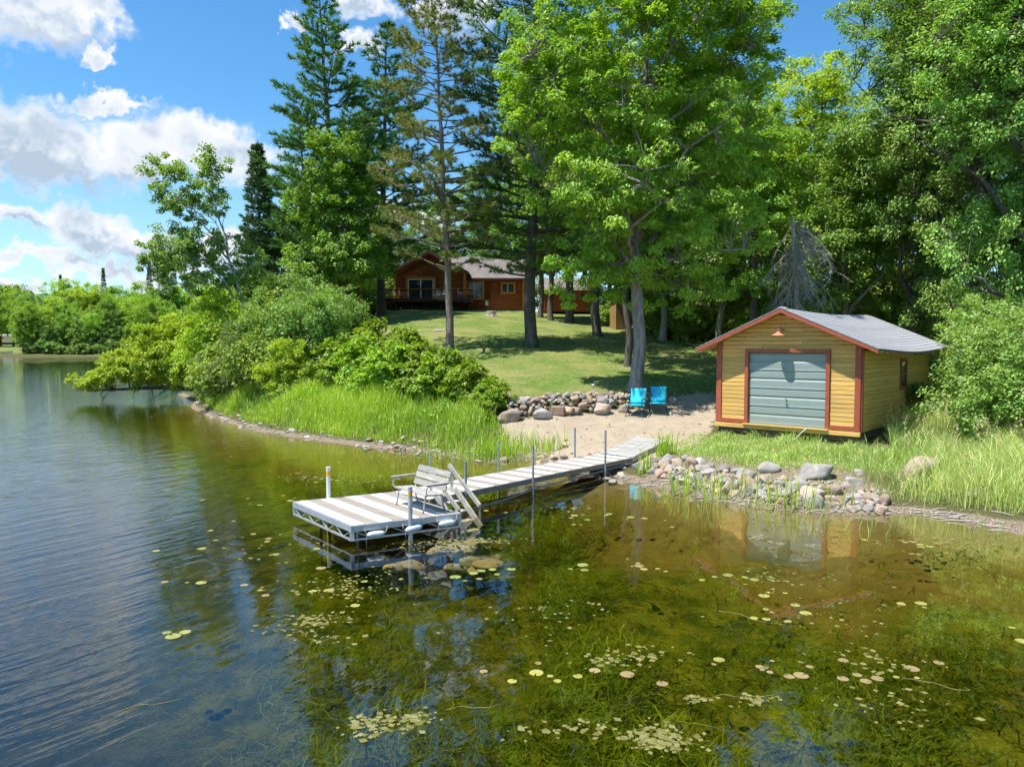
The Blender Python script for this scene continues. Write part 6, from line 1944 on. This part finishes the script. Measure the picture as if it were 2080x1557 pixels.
# ---------------------------------------------------------------- in and on the water
def water_plants():
    rng = np.random.default_rng(77)
    n = 110000
    x = rng.uniform(-8, 9, n); y = rng.uniform(4.5, 22, n)
    zz = HT(x, y)
    c = clumpy(rng, x, y, .75, 3)
    k = (zz < -.38) & (rng.random(n) < (.10 + .9 * c) * np.clip((x + 2.9 + .2 * (y - 6)) / 2.5, 0, 1) * np.clip(1.05 - np.clip((x - 1.6) / 1.2, 0, 1) * np.clip((y - 9.6) / 1.6, 0, 1), 0, 1))
    x, y, zz, c = x[k], y[k], zz[k], c[k]
    n = len(x)
    h = np.minimum(-zz - .03, rng.uniform(.2, 1.0, n) * (.25 + .85 * c))
    base = np.stack([x, y, zz + h * rng.uniform(.35, .95, n)], 1)
    h = h * .12
    # weeds trail with the slow drift: long strands bent over one way
    drift = np.array([.9, -.25, 0])
    a = rng.normal(0, 1.0, n) + 2.0 * clumpy(rng, x, y, .5, 9)
    dd = np.stack([drift[0] * np.cos(a) - drift[1] * np.sin(a), drift[0] * np.sin(a) + drift[1] * np.cos(a), np.zeros(n)], 1)
    ln = (rng.uniform(.06, .42, n) + (rng.random(n) < .05) * rng.uniform(0, .6, n))[:, None]
    side = np.stack([-dd[:, 1], dd[:, 0], np.zeros(n)], 1) * (rng.uniform(.004, .010, n))[:, None]
    up = np.array([0, 0, 1.0])
    m1 = base + up * (h * .7)[:, None] + dd * ln * .3
    m2 = base + up * h[:, None] + dd * ln * .75 + rng.normal(0, .06, (n, 3)) * np.array([1, 1, 0])
    tp = base + up * (h * .97)[:, None] + dd * ln * 1.25 + rng.normal(0, .12, (n, 3)) * np.array([1, 1, 0])
    V = np.stack([base - side, base + side, m1 + side, m1 - side, m2 + side, m2 - side, tp], 1).reshape(-1, 3)
    i = np.arange(n)[:, None] * 7
    Q = np.concatenate([i + np.array([[0, 1, 2, 3]]), i + np.array([[3, 2, 4, 5]])])
    T = i + np.array([[5, 4, 6]])
    va = np.repeat(np.clip((base[:, 2] + .75) * .9 * rng.uniform(.3, 1.3, n), 0, 1), 7)
    me = np_mesh('water_weed', V, [(Q, 0), (T, 0)], [L['weed']], {'var': va})
    o = link('water_weed', me); o['kind'] = 'stuff'; o['label'] = 'olive green weed growing under the clear water'; o['category'] = 'water weed'
    # floating leaf bits and algae mats
    pts = []
    for px, py, m, sx, sy in [(870, 1105, 160, 1.0, .25), (960, 1100, 260, .5, .12), (640, 1260, 150, .35, .14), (620, 1290, 60, .5, .1), (1330, 1500, 240, .28, .12), (760, 1470, 120, .2, .12), (850, 1460, 60, .14, .1), (1415, 1420, 40, .12, .06), (1540, 1420, 50, .2, .05), (620, 970, 160, .8, .35), (740, 980, 80, .9, .4), (1560, 1170, 80, .8, .3), (1300, 1330, 70, .35, .15), (1240, 1340, 50, .3, .1),
                              (1940, 1100, 220, .9, .22), (1760, 1340, 60, .6, .3), (1800, 1420, 50, .5, .3), (560, 1120, 60, 1.2, .5), (700, 1190, 180, .9, .35), (1100, 1250, 60, .8, .5), (1700, 1250, 60, .9, .5), (1150, 1480, 50, .4, .1)]:
        p = PZ(px, py, 0)
        m = int(m * .75); ang = rng.uniform(-.35, .35)
        u_, v_ = rng.normal(0, sx, m) * rng.random(m) ** .5, rng.normal(0, sy, m)
        pts.append(np.stack([p.x + u_ * np.cos(ang) - v_ * np.sin(ang), p.y + u_ * np.sin(ang) + v_ * np.cos(ang)], 1))
    q = np.concatenate(pts)
    n = len(q)
    pos = np.stack([q[:, 0], q[:, 1], np.full(n, .006) + rng.uniform(0, .004, n)], 1)
    ax = np.stack([rng.normal(0, 1, n), rng.normal(0, 1, n), np.zeros(n)], 1)
    V, Fq, va = leaves(rng, pos, ax, np.tile([0, 0, 1.0], (n, 1)), .06 * rng.uniform(.5, 1.6, n), .75)
    V[:, 2] = np.repeat(pos[:, 2], 4)
    me = np_mesh('pondweed', V, [(Fq, 0)], [leaf_mat('floating_pondweed', (0.13, 0.125, 0.025), (0.27, 0.25, 0.09), .15, .05)], {'var': va})
    o = link('pondweed', me); o['kind'] = 'stuff'; o['label'] = 'small floating pondweed leaves drifting in mats'; o['category'] = 'pondweed'
    # long loose strands on the surface
    mb = MB()
    rs = random.Random(21)
    for px, py, Ln, a in [(1430, 1420, .9, .2), (900, 1440, .6, .15), (250, 1440, .5, .5), (1460, 1240, .9, -.6), (1830, 1380, .7, -.3), (700, 1480, .6, .4)]:
        p = PZ(px, py, .006)
        pts_ = []
        for i in range(9):
            t = i / 8 * Ln
            pts_.append((p.x + math.cos(a) * t + rs.gauss(0, .02), p.y + math.sin(a) * t + .05 * math.sin(i * .8) + rs.gauss(0, .02), .004))
        mb.tube(pts_, [.003] * 8 + [.002], 4, False)
    o = part('weed_strands', mb, M['rope'] if False else surf('drift_strand', (0.24, 0.22, 0.07), (0.18, 0.16, 0.05), 6.0, .7))
    o['kind'] = 'stuff'; o['label'] = 'loose pale weed strands floating on the surface'; o['category'] = 'water weed'
    # lily pads, one by one
    mats = [surf('lily_green', (0.20, 0.26, 0.06), (0.26, 0.30, 0.09), 6.0, .35, spec=.5, per_obj=.15), surf('lily_yellow', (0.36, 0.33, 0.10), (0.28, 0.28, 0.07), 6.0, .35, per_obj=.12), surf('lily_rust', (0.28, 0.19, 0.10), (0.28, 0.23, 0.11), 6.0, .4, per_obj=.12)]
    meshes = []
    for m in mats:
        for k in range(3):
            mb = MB()
            ns = 16
            v = [(0, 0, .006)]
            for i in range(ns + 1):
                a = .16 + (2 * PI - .32) * i / ns
                r = .5 * (1 + rs.uniform(-.04, .04))
                v.append((r * math.cos(a), r * math.sin(a), .004 + (.03 * rs.random() if k == 2 else .006 * rs.random())))
            mb.v = v
            mb.f = [(0, i, i + 1) for i in range(1, ns + 1)]
            me = mb.mesh('lily_pad'); me.materials.append(m); meshes.append(me)
    cl = [(355, 1285, 3, .10, 'the three pads floating alone in the blue rippled water', 0), (985, 1165, 7, .28, 'the cluster right of the platform below the swim steps', 0), (1180, 1152, 3, .10, 'the trio in the dark water below the walkway posts', 0),
          (1140, 1050, 10, .6, 'the loose row below the middle of the walkway', 0), (1270, 1050, 9, .5, 'the row left of the chair reflections', 0), (1300, 1150, 7, .35, 'the group below the chair reflections', 2), (1460, 1178, 6, .25, 'the row at the reflected yellow wall', 0), (1580, 1202, 4, .15, 'the pair of large pads at the reflected door', 0),
          (1600, 1245, 7, .3, 'the small pads below the reflected door', 1), (1840, 1220, 3, .14, 'the few pads right of the reflected boathouse', 1), (1600, 1360, 10, .25, 'the rusty group in the right foreground weeds', 2), (1770, 1360, 9, .25, 'the pink brown group farther right in the foreground', 2), (1240, 1365, 7, .28, 'the group among weed mats in the centre foreground', 2),
          (1050, 1370, 4, .2, 'the few pads near the lower centre', 1), (650, 968, 12, .6, 'the pale row behind the platform near the left bank', 1), (900, 965, 8, .5, 'the pads behind the platform close to the reeds', 0), (560, 1015, 8, .6, 'the pads left of the platform corner', 1), (500, 1090, 9, .7, 'the scattered pads in the ripples left of the platform', 1),
          (440, 1185, 6, .5, 'the small pads at the edge of the blue ripples', 2), (1900, 1110, 12, .5, 'the dense pads near the right shore', 0), (2050, 1290, 3, .2, 'the pads at the right picture edge', 1), (700, 1195, 8, .4, 'the pads just below the platform', 1), (610, 1130, 5, .4, 'the pads in front of the platform corner', 0), (450, 945, 8, 1.2, 'the tiny pads under the fallen tree', 1), (330, 850, 6, 1.5, 'the far pads beside the fallen tree', 1)]
    for px, py, m, sp, where, tone in cl:
        p = PZ(px, py, 0)
        put = []
        for i in range(m):
            for _ in range(30):
                x, y = p.x + rs.gauss(0, sp * 1.35), p.y + rs.gauss(0, sp * .7)
                r = rs.uniform(.055, .14) if i else .165
                if px in (355, 985, 1180): r *= 1.15
                if all((x - a) ** 2 + (y - b_) ** 2 > ((r + c_) * .48) ** 2 for a, b_, c_ in put): break
            put.append((x, y, r))
            t = tone if rs.random() < .45 else rs.choice([0, 1, 1, 1, 2])
            o = bpy.data.objects.new('lily_pad', meshes[t * 3 + rs.randrange(3)])
            COL.objects.link(o)
            o.location = (x, y, .003 + .002 * rs.random()); o.scale = (r, r, r); o.rotation_euler = (0, 0, rs.uniform(0, 6.3))
            tag(o, 'lily pad in ' + where, 'lily pad', 'lily pads in ' + where)
water_plants()
